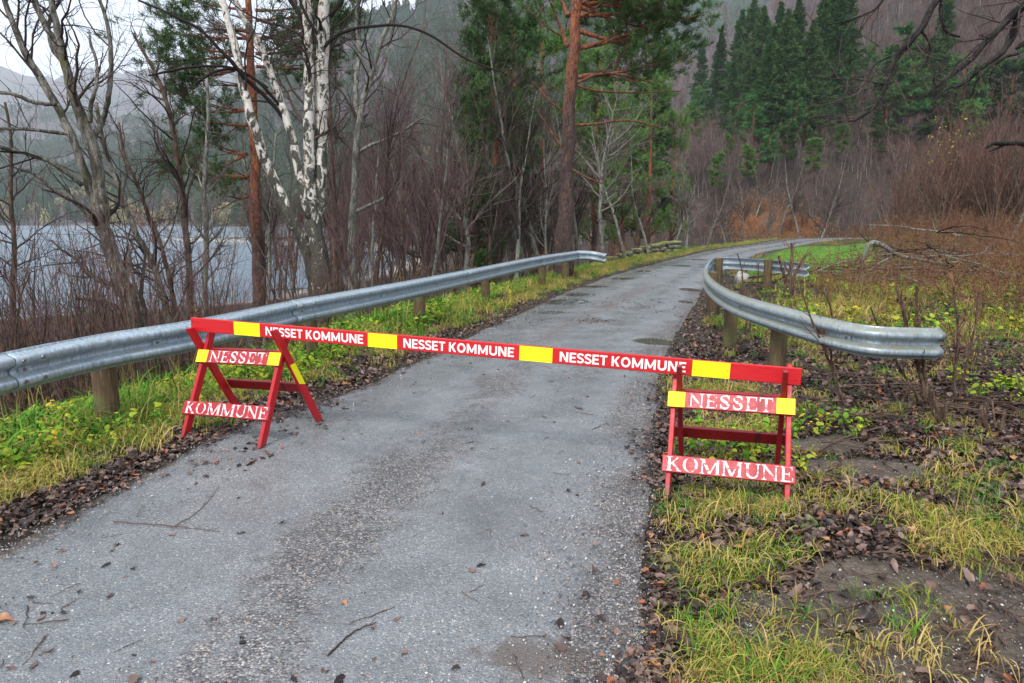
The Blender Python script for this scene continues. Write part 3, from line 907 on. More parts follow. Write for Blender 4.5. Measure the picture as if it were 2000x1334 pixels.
def make_trestle(x, y, z, yaw, roll, W, pt, label, front_wear):
    root = empty('trestle', (x, y, z), yaw)
    root.rotation_euler = (pt, 0, 0)
    # local frame: u = X (across the road), v = Y (away from us), w = Z
    Mx = Matrix.Rotation(yaw, 4, 'Z') @ Matrix.Rotation(-roll, 4, 'Y') @ Matrix.Rotation(pt, 4, 'X')
    root.matrix_world = Matrix.Translation((x, y, z)) @ Mx
    tag(root, label, 'trestle', 'trestles carrying the barrier bar')
    a, hc, top = .305, .585, .775
    sl = a / hc
    wd = (0, 1, 0)
    lw, lt = .058, .028
    hw = W / 2
    for sx in (-1, 1):
        # leg standing in front leans back at its top; the rear leg lies outside it and leans forward
        A = Vector((sx * (hw - .014), -a, 0)); B = Vector((sx * (hw - .014), (top - hc) * sl, top))
        box_mesh_uv(None, A, B, wd, lw, lt, 'leg', M['red'], root, cut=lw * sl)
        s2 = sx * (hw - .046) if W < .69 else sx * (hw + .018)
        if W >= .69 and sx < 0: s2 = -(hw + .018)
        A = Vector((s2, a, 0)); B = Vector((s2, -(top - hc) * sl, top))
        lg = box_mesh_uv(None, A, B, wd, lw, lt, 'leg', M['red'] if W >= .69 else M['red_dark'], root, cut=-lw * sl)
        b = MB(); bolt(b, np.array([sx * (hw + .034), 0, hc]), (sx, 0, 0), .009, .006)
        if sx > 0: pass
        b.build('bolt', M['screw'], lg)
        if W >= .69 and sx > 0:     # reflector on the flank of the rear leg
            d = Vector((0, 2 * a * 0 - 0, 0))
            leg_dir = (B - A).normalized(); perp = Vector((1, 0, 0)).cross(leg_dir).normalized()
            p0 = A + leg_dir * .36; p1 = A + leg_dir * .56
            f = s2 + lt / 2 + .0016
            q = MB()
            hwid = lw / 2 - .003
            c4 = [p0 - perp * hwid, p0 + leg_dir * .045 + perp * hwid, p1 + leg_dir * .02 + perp * hwid, p1 - perp * hwid]
            V = [(f + .001, v_.y, v_.z) for v_ in c4] + [(f - .001, v_.y, v_.z) for v_ in c4]
            q.add(V, [[0, 1, 2, 3], [7, 6, 5, 4], [0, 4, 5, 1], [1, 5, 6, 2], [2, 6, 7, 3], [3, 7, 4, 0]])
            q.build('reflector', M['yellow'], root)
    # front boards lie on the front legs' front edges, tilted with them
    def board(zc, hb, ext, mat, name, word, plates, wear):
        th = .022
        v_leg = -(a - zc * sl)
        nrm = Vector((0, -1, sl)).normalized()
        up = Vector((0, sl, 1)).normalized()
        ctr = Vector((0, v_leg, zc)) + nrm * (lw / 2 * cos(math.atan(sl)) * 1.0 + th / 2 + .001)
        Lb = W / 2 + ext
        o = box_mesh_uv(None, ctr - Vector((Lb, 0, 0)), ctr + Vector((Lb, 0, 0)), up, hb, th, name, mat, root)
        # local axes of the board: X along, Z up its face, Y = Z x X
        yf = -th / 2
        sgn = 1
        bx = Lb
        if plates:
            for s_ in (-1, 1):
                q = MB(); pw = .098
                cx = s_ * (bx - .006 - pw / 2) - (0 if s_ < 0 else .0)
                q.box((cx, yf - .0012, 0), (pw, .0024, hb - .006))
                pl = q.build('reflector', M['yellow'], o)
                for ss in (-1, 1):
                    q = MB(); bolt(q, np.array([cx + ss * pw * .4, yf - .002, -.002 * ss]), (0, -1, 0), .0035, .002)
                    q.build('screw', M['nail'], o)
            x0, x1 = -bx + .122, bx - .118
        else:
            x0, x1 = -bx + .016, bx - .006
        serif_word(word, x0, x1, -hb * .42, hb * .84, yf, M['white_board'], o)
        return o
    board(.541, .098, .022, M['red_pink'], 'name_board', 'NESSET', True, 0)
    board(.200, .098, .024, M['red_pink'], 'name_board', 'KOMMUNE', False, 0)
    # rails tying the rear legs
    for zc, hb, nm in ((.275, .085, 'cross_rail'), (.565, .045, 'cross_rail')):
        v_leg = (a - zc * sl)
        nrm = Vector((0, -1, -sl)).normalized(); up = Vector((0, -sl, 1)).normalized()
        ctr = Vector((0, v_leg, zc)) - nrm * (-(lw / 2 * cos(math.atan(sl)) + .012)) * (-1)
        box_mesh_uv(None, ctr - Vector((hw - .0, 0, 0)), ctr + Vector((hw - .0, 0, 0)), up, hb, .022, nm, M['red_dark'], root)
    return root

trL = make_trestle(-1.923, 4.862, .070, -.359, .035, .713, .02, 'red trestle at the left end of the bar, standing half on the leafy verge', 0)
trR = make_trestle(1.298, 3.909, -.012, -.326, .016, .673, -.013, 'red trestle at the right end of the bar, standing in fallen leaves', 1)

# the long bar
bar_a = Vector((-2.3597, 4.9731, .7929 + .005)); bar_b = Vector((1.657, 3.8168, .6613 + .005))
bh, bt = .0985, .026
bw = Vector((0, 0, 1))
bdir = (bar_b - bar_a).normalized()
bup = (bw - bdir * bw.dot(bdir)).normalized()
ca, cb_ = bar_a + bup * bh / 2, bar_b + bup * bh / 2
bar = box_mesh_uv(None, ca, cb_, bup, bh, bt, 'barrier_bar', M['red_bar'], None)
tag(bar, 'long red and yellow barrier bar with white lettering laid across both trestles', 'barrier')
LB = (bar_b - bar_a).length
def sans_word(word, x0, x1, z, h, y0, mat, parent):
    """plain bold capitals, every stroke a hair in front of the last"""
    wid = {'M': 1.12, 'N': .92, 'O': .98, 'K': .84, 'U': .90, 'E': .70, 'S': .70, 'T': .74, ' ': .30}
    tot = sum(wid[c_] for c_ in word); sc = (x1 - x0) / tot
    mb = MB(); x = x0; B = .205
    for ch in word:
        w = wid[ch] * sc; lw = w * .86; cnt = [0]; bx = B * h / lw
        def quad(*P):
            e = y0 - .0001 * cnt[0]; cnt[0] += 1
            V = [(x + a_ * lw, e - .001, z + b_ * h) for a_, b_ in P] + [(x + a_ * lw, e, z + b_ * h) for a_, b_ in P]
            mb.add(V, [[0, 1, 2, 3], [0, 4, 5, 1], [1, 5, 6, 2], [2, 6, 7, 3], [3, 7, 4, 0]])
        vb = lambda a_, b0=0, b1=1: quad((a_, b0), (a_ + bx, b0), (a_ + bx, b1), (a_, b1))
        hb = lambda a0, a1, c0, t_=.175: quad((a0, c0), (a1, c0), (a1, c0 + t_), (a0, c0 + t_))
        dg = lambda a0, b0, a1, b1, t_=1.0: quad((a0, b0), (a0 + bx * t_, b0), (a1 + bx * t_, b1), (a1, b1))
        if ch == 'N': vb(0); vb(1 - bx); dg(1 - bx * 1.15, 0, .0, 1, 1.15)
        elif ch == 'E': vb(0); hb(0, 1, 0); hb(0, .9, .42); hb(0, 1, .825)
        elif ch == 'T': vb(.5 - bx / 2); hb(0, 1, .825)
        elif ch == 'K': vb(0); dg(.12, .40, 1 - bx * 1.2, 1, 1.15); dg(1 - bx * 1.15, 0, .22, .62, 1.15)
        elif ch == 'M': vb(0); vb(1 - bx); dg(.5 - bx * .42, .12, .0, 1, .95); dg(.5 - bx * .55, .12, 1 - bx * .95, 1, .95)
        elif ch in 'OUS':
            if ch == 'O':
                a = np.linspace(0, 2 * pi, 29)
                cl = np.stack([.5 + (.5 - bx / 2) * np.cos(a), .5 + (.515 - B / 2) * np.sin(a)], 1)
            elif ch == 'U':
                a = np.linspace(pi, 2 * pi, 13)
                cl = np.vstack([[bx / 2, 1], np.stack([.5 + (.5 - bx / 2) * np.cos(a), .36 + (.37 - B / 2) * np.sin(a)], 1), [1 - bx / 2, 1]])
            else:
                cl = smooth_line([(.93, .80, 0), (.74, .90, 0), (.42, .93, 0), (.10, .82, 0), (.10, .62, 0), (.42, .53, 0), (.62, .48, 0), (.93, .36, 0), (.90, .16, 0), (.58, .07, 0), (.28, .09, 0), (.04, .20, 0)], 30, 3)[:, :2]
            q = cl * [lw, h]; T_ = np.gradient(q, axis=0); T_ /= np.linalg.norm(T_, axis=1, keepdims=True)
            if ch == 'O': T_[0] = T_[-1] = (0, 1)
            n_ = np.stack([-T_[:, 1], T_[:, 0]], 1) * B * h * (.5 if ch != 'S' else .46)
            o_, i_ = q + n_, q - n_; n = len(q)
            V = [(x + a_, y0 - .0014, z + b_) for a_, b_ in o_] + [(x + a_, y0 - .0014, z + b_) for a_, b_ in i_]
            mb.add(V, [[k, n + k, n + k + 1, k + 1] for k in range(n - 1)])
        x += w
    return mb.build('lettering', mat, parent)
t0, ts, tw = .0897, .2551, .0514
for i in range(4):
    cx = (t0 + ts * i + tw / 2) * LB - LB / 2
    q = MB(); q.box((cx, -bt / 2 - .0012, 0), (tw * LB, .0024, bh - .004))
    pl = q.build('reflector', M['yellow'], bar)
    for ss in (-1, 1):
        q = MB(); bolt(q, np.array([cx + ss * tw * LB * .43, -bt / 2 - .002, -.004 + .004 * ss]), (0, -1, 0), .0036, .002)
        q.build('screw', M['nail'], bar)
    if i < 3:
        xa = (t0 + ts * i + tw) * LB - LB / 2; gap = (ts - tw) * LB
        sans_word('NESSET KOMMUNE', xa + gap * .055, xa + gap * .965, -.032, .062, -bt / 2, M['white_bar'], bar)
for cx, cz in ((-LB / 2 + .02, .02), (-LB / 2 + .06, .018), (LB / 2 - .03, -.02)):
    q = MB(); bolt(q, np.array([cx, -bt / 2 + .0005, cz]), (0, -1, 0), .005, .002)
    q.build('screw', M['nail'], bar)

# ------------------------------------------------------------------ tree growth (vectorised)
def grow(P, R, n, rng, t=(.2, 1.0), L=(.5, 1.0), ang=(30, 60), npt=5, wig=.25, up=.15, rr=.55, tip=.25, flat=0.0, rmin=.002, tpow=1.0, shrink=.5):
    """n child branches from the parents P (B,k,3), R (B,k); L is absolute length range"""
    B, k, _ = P.shape
    ln = np.linalg.norm(np.diff(P, axis=1), axis=2).sum(1)
    pi_ = rng.choice(B, n, p=ln / ln.sum())
    tt = (t[0] + (t[1] - t[0]) * rng.rand(n) ** tpow) * (k - 1)
    i0 = np.minimum(tt.astype(int), k - 2); f = (tt - i0)[:, None]
    p0 = P[pi_, i0] * (1 - f) + P[pi_, i0 + 1] * f
    r0 = R[pi_, i0] * (1 - f[:, 0]) + R[pi_, i0 + 1] * f[:, 0]
    T = P[pi_, i0 + 1] - P[pi_, i0]; T /= np.maximum(np.linalg.norm(T, axis=1, keepdims=True), 1e-9)
    q = rng.randn(n, 3); q[:, 2] *= (1 - flat)
    q -= T * (q * T).sum(1, keepdims=True); q /= np.maximum(np.linalg.norm(q, axis=1, keepdims=True), 1e-9)
    a = np.radians(rng.uniform(ang[0], ang[1], n))[:, None]
    d = T * np.cos(a) + q * np.sin(a)
    if flat: d[:, 2] *= (1 - flat)
    d /= np.linalg.norm(d, axis=1, keepdims=True)
    Ln = rng.uniform(L[0], L[1], n) * (1 - shrink * (tt / (k - 1)))
    out = np.empty((n, npt, 3)); out[:, 0] = p0
    st = (Ln / (npt - 1))[:, None]
    for j in range(1, npt):
        d = d + rng.randn(n, 3) * wig + np.array([0, 0, up])
        d /= np.linalg.norm(d, axis=1, keepdims=True)
        out[:, j] = out[:, j - 1] + d * st
    rb = np.maximum(np.minimum(r0 * rr, r0), rmin)
    Rr = rb[:, None] * np.linspace(1, tip, npt)[None]
    Rr = np.maximum(Rr, rmin * .6)
    return out, Rr

def needles(mb, C, D, K, ln, w, rng, up=.25, spread=1.0):
    """K pointed blades fanning out of every centre"""
    n = len(C)
    d = D[:, None, :] * .8 + rng.randn(n, K, 3) * .55 * spread + np.array([0, 0, up])
    d /= np.linalg.norm(d, axis=2, keepdims=True)
    s_ = rng.randn(n, K, 3); s_ -= d * (s_ * d).sum(2, keepdims=True); s_ /= np.linalg.norm(s_, axis=2, keepdims=True)
    l = ln * rng.uniform(.6, 1.25, (n, K, 1))
    c0 = C[:, None, :] + rng.randn(n, K, 3) * ln * .18
    V = np.stack([c0 - s_ * w / 2, c0 + s_ * w / 2, c0 + d * l + s_ * w * .2, c0 + d * l - s_ * w * .2], 2).reshape(-1, 3)
    F = np.arange(n * K * 4).reshape(-1, 4)
    mb.add(V, F, np.repeat(rng.rand(n), K * 4) * .6 + rng.rand(n * K * 4) * 0)

def px_limb(pts, Y, n=26, dY=0.0, rng=None, ground=False):
    """limb from photograph measurements: (px, py, half-width px [, depth offset])"""
    out = []
    for q in pts:
        y = Y + (q[3] if len(q) > 3 else 0)
        p = at(q[0], q[1], y); dep = p[1] * _c - (p[2] - CAM_H) * _s
        out.append((*p, q[2] * dep / FPX))
    A = smooth_line(np.array(out), n, 2)
    P, R = A[:, :3], A[:, 3]
    if ground:
        z = h1(P[0, 0], P[0, 1])
        if P[0, 2] > z - .1:
            dd = P[0] - P[2]; dd /= max(abs(dd[2]), 1e-6)
            k = 5
            ext = np.array([P[0] + dd * (P[0, 2] - z + .25) * u for u in np.linspace(1, 0, k, endpoint=False)])
            P = np.vstack([ext, P]); R = np.r_[R[0] * np.linspace(1.35, 1.02, k), R]
    if rng is not None:
        P = P + rng.randn(*P.shape) * R[:, None] * .12
        R = R * (1 + rng.randn(len(R)) * .04)
    return P, R

def group_levels(limbs):
    n = 24
    P = np.stack([resample(np.c_[p, r], n) for p, r in limbs])
    return P[:, :, :3], P[:, :, 3]

def hero_tree(name, label, limbs, Y, bark, twig, seed, lv, sides=12, group=None, cat='tree', needle=None, ground=True, branch_mat=None, extra=None, main=1, sel=None):
    rng = RS(seed)
    LB_ = [px_limb(l, Y, 26, rng=rng, ground=(i < main and ground)) for i, l in enumerate(limbs)]
    base = LB_[0][0][0].copy(); base[2] = h1(base[0], base[1])
    root = empty(name, tuple(base)); tag(root, label, cat, group)
    tb = MB()
    for P, R in LB_:
        tubes(tb, P - base, R, sides if R.max() > .04 else 7, cap=True)
    tb.build('trunk', bark, root, smooth=True)
    P, R = group_levels([(p, r) for p, r in (LB_ if sel is None else [LB_[i] for i in sel])])
    cb = MB(); tips = []
    for k, sp in enumerate(lv):
        n_ = sp.pop('n'); sd_ = sp.pop('sides', 4 if k == 0 else 3)
        P, R = grow(P, R, n_, rng, **sp)
        tubes(cb, P - base, R, sd_, tint=rng.rand(n_))
        tips.append((P, R))
        sp['n'] = n_
    if extra:
        for l in extra:
            Pe, Re = px_limb(l, Y, 20, rng=rng)
            tubes(cb, Pe - base, Re, 6)
    co = cb.build('crown', twig, root, smooth=True)
    if needle:
        nb = MB(); Pn, _ = tips[-1]
        C = Pn[:, 1:].reshape(-1, 3) - base; D = np.gradient(Pn, axis=1)[:, 1:].reshape(-1, 3); D /= np.linalg.norm(D, axis=1, keepdims=True) + 1e-9
        keep = rng.rand(len(C)) < needle.get('keep', 1)
        needles(nb, C[keep], D[keep], needle['K'], needle['ln'], needle['w'], rng, needle.get('up', .25))
        nb.build('foliage', needle['mat'], root)
    return root

lv_fine = lambda a, b, c_, s=1.0: [dict(n=a, t=(.35, 1), L=(1.2 * s, 3.0 * s), ang=(25, 60), npt=8, wig=.22, up=.06, rr=.42, rmin=.006),
                            dict(n=b, t=(.15, 1), L=(.5 * s, 1.5 * s), ang=(25, 60), npt=6, wig=.28, up=.02, rr=.55, rmin=.0038),
                            dict(n=c_, t=(.1, 1), L=(.2 * s, .75 * s), ang=(25, 60), npt=4, wig=.3, up=.0, rr=.6, rmin=.0024)]
# 1 twin-stemmed grey tree at the left
hero_tree('twin_stemmed_tree', 'lichen covered grey tree forking low into leaning stems, left of the pines', [
    [(276, 660, 17), (254, 590, 14.5), (232, 530, 13.5), (216, 490, 13.2), (203, 450, 13.5), (197, 405, 14.5)],
    [(201, 425, 12), (194, 360, 11.5), (190, 320, 11.5), (181, 285, 12), (163, 235, 10), (146, 195, 9), (131, 150, 8.4), (122, 105, 8), (113, 60, 6.8), (99, 0, 5.5), (92, -90, 6)],
    [(199, 420, 9), (176, 375, 8), (160, 320, 7.4), (150, 290, 7.4), (130, 242, 7.4), (106, 200, 7.2), (80, 155, 7.2), (54, 112, 7), (36, 70, 6), (18, 30, 5), (4, -10, 4.5), (-15, -90, 3.5)],
    [(122, 112, 7), (96, 65, 6), (84, 40, 6), (70, 10, 5.5), (60, -30, 5), (50, -90, 4)],
    [(184, 272, 5, .1), (200, 238, 5, .1), (212, 200, 5), (218, 120, 4.5), (214, 70, 4), (205, 25, 3.5), (185, -20, 3)],
    [(176, 240, 4, -.1), (176, 205, 4, -.2), (190, 165, 3.5, -.3), (190, 120, 3), (176, 85, 2.6), (175, 68, 2)],
    [(188, 440, 3, -.1), (150, 395, 4, -.3), (112, 375, 4, -.4), (62, 335, 3, -.5), (35, 328, 2, -.6)],
    [(160, 362, 5, -.1), (110, 320, 4.5, -.3), (60, 302, 4, -.5), (5, 288, 4, -.7), (-60, 270, 3, -.8)],
    [(135, 262, 4), (80, 255, 3.4, -.2), (30, 250, 3, -.3), (-40, 256, 2.4, -.3)],
    [(110, 205, 4, -.1), (60, 200, 4, -.3), (30, 183, 3.6, -.4), (-30, 180, 3, -.5)],
    [(122, 120, 5), (100, 95, 4), (92, 40, 4, .2), (118, 0, 3, .3)],
], 10.0, M['moss_bark'], M['twig_dark'], 11, lv_fine(46, 230, 700, .8), sides=14)

# 2 birch cluster
hero_tree('birch_tree', 'large white birch of several trunks with black blotched bark beside the red pine', [
    [(624, 680, 25), (622, 620, 21), (620, 560, 18.5), (617, 500, 17), (614, 450, 16.5), (609, 400, 15), (604, 350, 11), (603, 250, 10.2), (603, 150, 10), (602, 60, 10), (600, 0, 9.5), (598, -110, 8)],
    [(616, 460, 13, .05), (620, 400, 13, .1), (624, 340, 12.5, .12), (627, 290, 12.2, .15), (627, 200, 12.2, .15), (630, 100, 12.2, .1), (634, 0, 10.5), (640, -110, 8.5)],
    [(614, 560, 9, -.1), (601, 500, 9.5, -.15), (588, 460, 10, -.2), (568, 425, 10.5, -.3), (550, 385, 10.5, -.3), (532, 345, 10, -.3), (512, 300, 9.5, -.35), (498, 255, 9, -.4), (480, 190, 8.6, -.4), (468, 140, 8, -.4), (460, 90, 7.4, -.4), (446, 40, 6.6, -.4), (432, -5, 6, -.4), (418, -90, 5)],
    [(604, 425, 9, -.05), (592, 370, 8.5, -.1), (580, 310, 8.2, -.1), (566, 250, 7.8, -.1), (548, 198, 7.4, -.1), (530, 150, 7, -.1), (518, 110, 6.6, -.1), (500, 75, 6.2, -.1), (478, 40, 5.8, -.1), (456, 0, 5.4), (442, -80, 4.4)],
], 13.0, M['birch'], M['twig_dark'], 22, [dict(lv_fine(34, 260, 950, 1.0)[0], t=(.55, 1), rr=.3)] + lv_fine(34, 260, 950, 1.0)[1:], sides=20, extra=[
    [(634, 92, 3), (645, 78, 3.6), (668, 62, 3.4), (700, 54, 3), (760, 47, 2.8), (800, 52, 2.4), (850, 72, 2.6), (905, 115, 2.2), (975, 140, 1.6)],
    [(616, 85, 6), (600, 45, 5), (575, 15, 5), (555, -20, 4)],
    [(568, 262, 3.5, -.1), (548, 222, 4, -.12), (520, 188, 4, -.25), (490, 165, 3.8, -.4), (470, 145, 3.6, -.5), (455, 120, 3.6, -.6), (430, 100, 3.3, -.7), (395, 58, 3, -.8), (340, 30, 2.6, -.9), (270, 0, 2, -1)],
    [(552, 212, 2.4, -.1), (528, 185, 3, -.25), (505, 158, 3, -.4), (470, 138, 2.8, -.5), (440, 128, 3, -.6), (370, 130, 2.6, -.7), (290, 148, 2, -.8)],
    [(524, 172, 2, -.3), (480, 140, 2, -.4), (430, 132, 2.4, -.5), (380, 165, 2, -.6)],
    [(645, 30, 5), (665, 5, 4.5), (690, -30, 4)],
])
# 3 slender birch to the right of it
hero_tree('slender_birch', 'slim pale birch forking high, just right of the big birch', [
    [(690, 620, 9), (688, 540, 8.5), (688, 460, 8), (690, 400, 7.5), (695, 340, 7.5), (697, 290, 7), (700, 235, 6.5), (715, 180, 6), (730, 125, 5), (745, 80, 4.4), (760, 45, 3.8), (775, 0, 3), (785, -60, 2.4)],
    [(700, 240, 6, .1), (694, 190, 5, .2), (697, 145, 4.4, .2), (704, 105, 4, .3), (695, 50, 3.6, .3), (700, -20, 3)],
    [(722, 165, 4), (748, 140, 3.6), (758, 85, 3), (770, 30, 2.5), (765, -20, 2)],
    [(697, 300, 3.6), (730, 280, 3.4), (765, 270, 3), (800, 245, 2.6), (830, 228, 2)],
    [(692, 415, 4), (720, 402, 3.6), (752, 388, 3.2), (790, 345, 2.4)],
], 16.0, M['grey_bark'], M['twig_dark'], 33, lv_fine(26, 150, 520, .9), sides=8)
hero_tree('thin_brown_tree', 'thin brown trunk standing between the big birch and the slim birch', [
    [(658, 620, 7), (655, 520, 6.5), (652, 420, 6), (650, 330, 5.5), (645, 240, 5), (640, 140, 4), (636, 40, 3), (630, -60, 2)],
], 17.0, M['brown_bark'], M['twig_dark'], 34, lv_fine(16, 70, 200, .7), sides=8)
# 4 red pine at the left
pine_lv = lambda a, b, c_: [dict(n=a, t=(.0, 1), L=(.8, 1.7), ang=(25, 60), npt=6, wig=.14, up=.05, rr=.5, rmin=.007, flat=.5, shrink=.4),
                      dict(n=b, t=(.25, 1), L=(.35, .8), ang=(25, 60), npt=4, wig=.16, up=.12, rr=.55, rmin=.004, flat=.4, shrink=.4),
                      dict(n=c_, t=(.4, 1), L=(.15, .32), ang=(20, 50), npt=3, wig=.1, up=.2, rr=.6, rmin=.003, flat=.2, shrink=.2)]
pineL_br = []
for py, ends in [(20, [(330, -10), (600, 10)]), (40, [(560, 30), (640, 20)]), (75, [(300, 60), (420, 30), (640, 60)]), (105, [(345, 85), (280, 120), (590, 95)]), (130, [(400, 140), (330, 160)]), (60, [(400, 40)]), (165, [(420, 160)]), (215, [(370, 215), (400, 200)]), (245, [(380, 230)]), (300, [(420, 290), (400, 330)]), (345, [(410, 345), (395, 330)]), (385, [(430, 378)]), (130, [(680, 130)]), (180, [(590, 172)])]:
    for ex, ey in ends:
        sgn = -1 if ex < 490 else 1
        pineL_br.append([(492 + sgn * 8, py, 3.2), ((492 + ex) / 2, (py + ey) / 2 + 6, 2), (ex, ey, .5, random.uniform(-1.5, 1.5))])
hero_tree('pine_tree', 'tall pine with red orange bark and flat green branches behind the leaning birch', [
    [(509, 650, 14.5), (507, 560, 13), (503, 470, 12), (500, 400, 11), (497, 300, 9.6), (494, 220, 8.8), (490, 140, 7.8), (487, 60, 6.6), (484, -20, 5.4), (482, -150, 3)],
] + pineL_br, 18.0, M['pine_bark'], M['pine_branch'], 44, pine_lv(190, 800, 2000), sides=16, sel=list(range(1, 1 + len(pineL_br))), needle=dict(K=11, ln=.12, w=.014, mat=M['needle_mid'], keep=1))
# 5 tall pine right of centre
pineR_br = []
for py, ends in [(95, [(1290, 40), (1360, 30)]), (92, [(1068, -10)]), (60, [(1330, 100)]), (10, [(1250, 0), (1340, -30), (1290, 60)]), (150, [(1300, 120)]), (30, [(1080, -40), (1310, 10)]), (-40, [(1230, -50), (1310, -20), (1050, -60)]), (-10, [(1370, 40), (1270, -40)])]:
    for ex, ey in ends:
        sgn = -1 if ex < 1110 else 1
        pineR_br.append([(1118 + sgn * 9, py, 5), ((1118 + ex) / 2, (py + ey) / 2 + 8, 2.6, .2), (ex, ey, .6, random.uniform(-1.2, 1.2))])
dead_r = [[(1104 + 10, 170, 3), (1170, 140, 2.6), (1240, 150, 2), (1290, 170, 1.4)], [(1110, 245, 3), (1160, 243, 2.6), (1230, 232, 2), (1290, 250, 1.4)], [(1100, 290, 2.6), (1070, 250, 2), (1050, 215, 1.4)],
          [(1106, 160, 2.4), (1160, 178, 2), (1240, 182, 1.6), (1330, 178, 1.2)], [(1100, 320, 2.4), (1140, 345, 2), (1180, 360, 1.4)], [(1104, 220, 2.4), (1075, 200, 2), (1040, 160, 1.4)]]
hero_tree('tall_pine', 'tall pine, bark dark below and orange above, standing behind the guardrail end', [
    [(1099, 520, 18.5), (1102, 450, 16.5), (1106, 370, 13.5), (1110, 290, 12.2), (1113, 200, 12), (1120, 110, 11.5), (1125, 30, 9.5), (1129, -50, 8), (1136, -200, 4.5)],
] + pineR_br, 19.5, M['pine_bark_tall'], M['pine_branch'], 55, pine_lv(110, 480, 1350), sides=18, sel=list(range(1, 1 + len(pineR_br))), extra=dead_r, needle=dict(K=13, ln=.125, w=.015, mat=M['needle_mid'], keep=1))
# thinner bare trees at the left
thin = [
    ('thin leaning tree curving left, behind the twin stemmed tree', [(332, 640, 7), (318, 570, 6.5), (296, 510, 6), (262, 450, 6), (245, 400, 5.5), (222, 340, 5), (206, 300, 4.5), (196, 250, 4), (188, 200, 3)], 11.5, 'moss_bark'),
    ('upright thin dark tree left of the red pine with a wide twiggy top', [(374, 630, 7), (370, 540, 6.5), (364, 450, 6), (354, 370, 6), (345, 300, 5.5), (338, 250, 5), (326, 200, 4.5), (308, 150, 4), (285, 110, 3), (262, 70, 2.4)], 13, 'brown_bark'),
    ('slim grey tree between the thin dark tree and the red pine', [(402, 630, 6), (400, 550, 5.5), (404, 460, 5), (398, 380, 4.5), (402, 300, 4), (408, 210, 3.4), (404, 150, 2.6)], 14.5, 'grey_bark'),
    ('bent thin tree rising from the brush beside the thin leaning tree', [(345, 640, 5), (335, 560, 4.5), (315, 480, 4), (290, 420, 4), (268, 360, 3.4), (240, 300, 3), (232, 240, 2.2)], 12.5, 'brown_bark'),
    ('pale slim stem close beside the red pine trunk', [(520, 640, 4), (528, 540, 3.6), (524, 450, 3.2), (532, 360, 2.8), (540, 260, 2.2)], 17.0, 'grey_bark'),
    ('thin bare tree at the far left edge of the brush', [(30, 680, 6), (22, 580, 5), (30, 480, 4.5), (18, 380, 4), (25, 280, 3), (10, 200, 2.2)], 10.5, 'brown_bark'),
]
for i, (lb, pl_, Y, bk) in enumerate(thin):
    hero_tree('thin_tree', lb, [pl_], Y, M[bk], M['twig_dark'] if i != 2 else M['twig_grey'], 60 + i, lv_fine(22, 120, 380, .75), sides=7)

# ------------------------------------------------------------------ plants copied many times
def bare_variant(name, seed, H, r, bark, twig, nb=(16, 80, 220), lean=.12, t0=.3, ang=(20, 45), up=.18, L1=(.22, .42), fork=0, thick=1.0, stems=1, spread=.5):
    rng = RS(seed)
    root = empty(name)
    tb = MB(); limbs = []
    for s_ in range(stems):
        n = 14
        d = np.array([0, 0, 1.0]); d[:2] = rng.randn(2) * (lean if stems == 1 else spread); d /= np.linalg.norm(d)
        P = [np.array([rng.randn() * .06 * (stems > 1), rng.randn() * .06 * (stems > 1), -.3])]
        hh = H * (1 if stems == 1 else rng.uniform(.6, 1.0))
        for j in range(n - 1):
            P.append(P[-1] + d * (hh + .3) / (n - 1))
            d = d + rng.randn(3) * .07 + np.array([0, 0, .05]); d /= np.linalg.norm(d)
        P = np.array(P); R = r * np.linspace(1.15, .12, n) * (1 if stems == 1 else rng.uniform(.6, 1))
        limbs.append((P, R)); tubes(tb, P, R, 7 if stems == 1 else 5)
    tb.build('trunk' if stems == 1 else 'stems', bark, root, smooth=True)
    P, R = group_levels(limbs)
    cb = MB()
    P, R = grow(P, R, nb[0], rng, t=(t0, 1), L=(L1[0] * H, L1[1] * H), ang=ang, npt=7, wig=.12, up=up, rr=.5, rmin=.004 * thick, shrink=.6)
    tubes(cb, P, R, 4, tint=rng.rand(len(P)))
    P, R = grow(P, R, nb[1], rng, t=(.1, 1), L=(.08 * H, .2 * H), ang=(20, 50), npt=5, wig=.16, up=up * .7, rr=.6, rmin=.0028 * thick)
    tubes(cb, P, R, 3, tint=rng.rand(len(P)))
    if nb[2]:
        P, R = grow(P, R, nb[2], rng, t=(.1, 1), L=(.04 * H, .11 * H), ang=(20, 50), npt=4, wig=.18, up=up * .4, rr=.7, rmin=.0022 * thick)
        tubes(cb, P, R, 3, tint=rng.rand(len(P)))
    cb.build('crown' if stems == 1 else 'twigs', twig, root)
    return root

placed = {}
def place(proto, x, y, s, label, cat, group, rz=None, sz=None, sink=0.0, z=None):
    first = proto.name not in placed
    o = proto if first else copy_tree(proto)
    placed[proto.name] = 1
    o.location = (x, y, (h1(x, y) if z is None else z) - sink)
    o.rotation_euler = (0, 0, random.uniform(0, 2 * pi) if rz is None else rz)
    o.scale = (s, s, s if sz is None else sz)
    tag(o, label, cat, group)
    return o

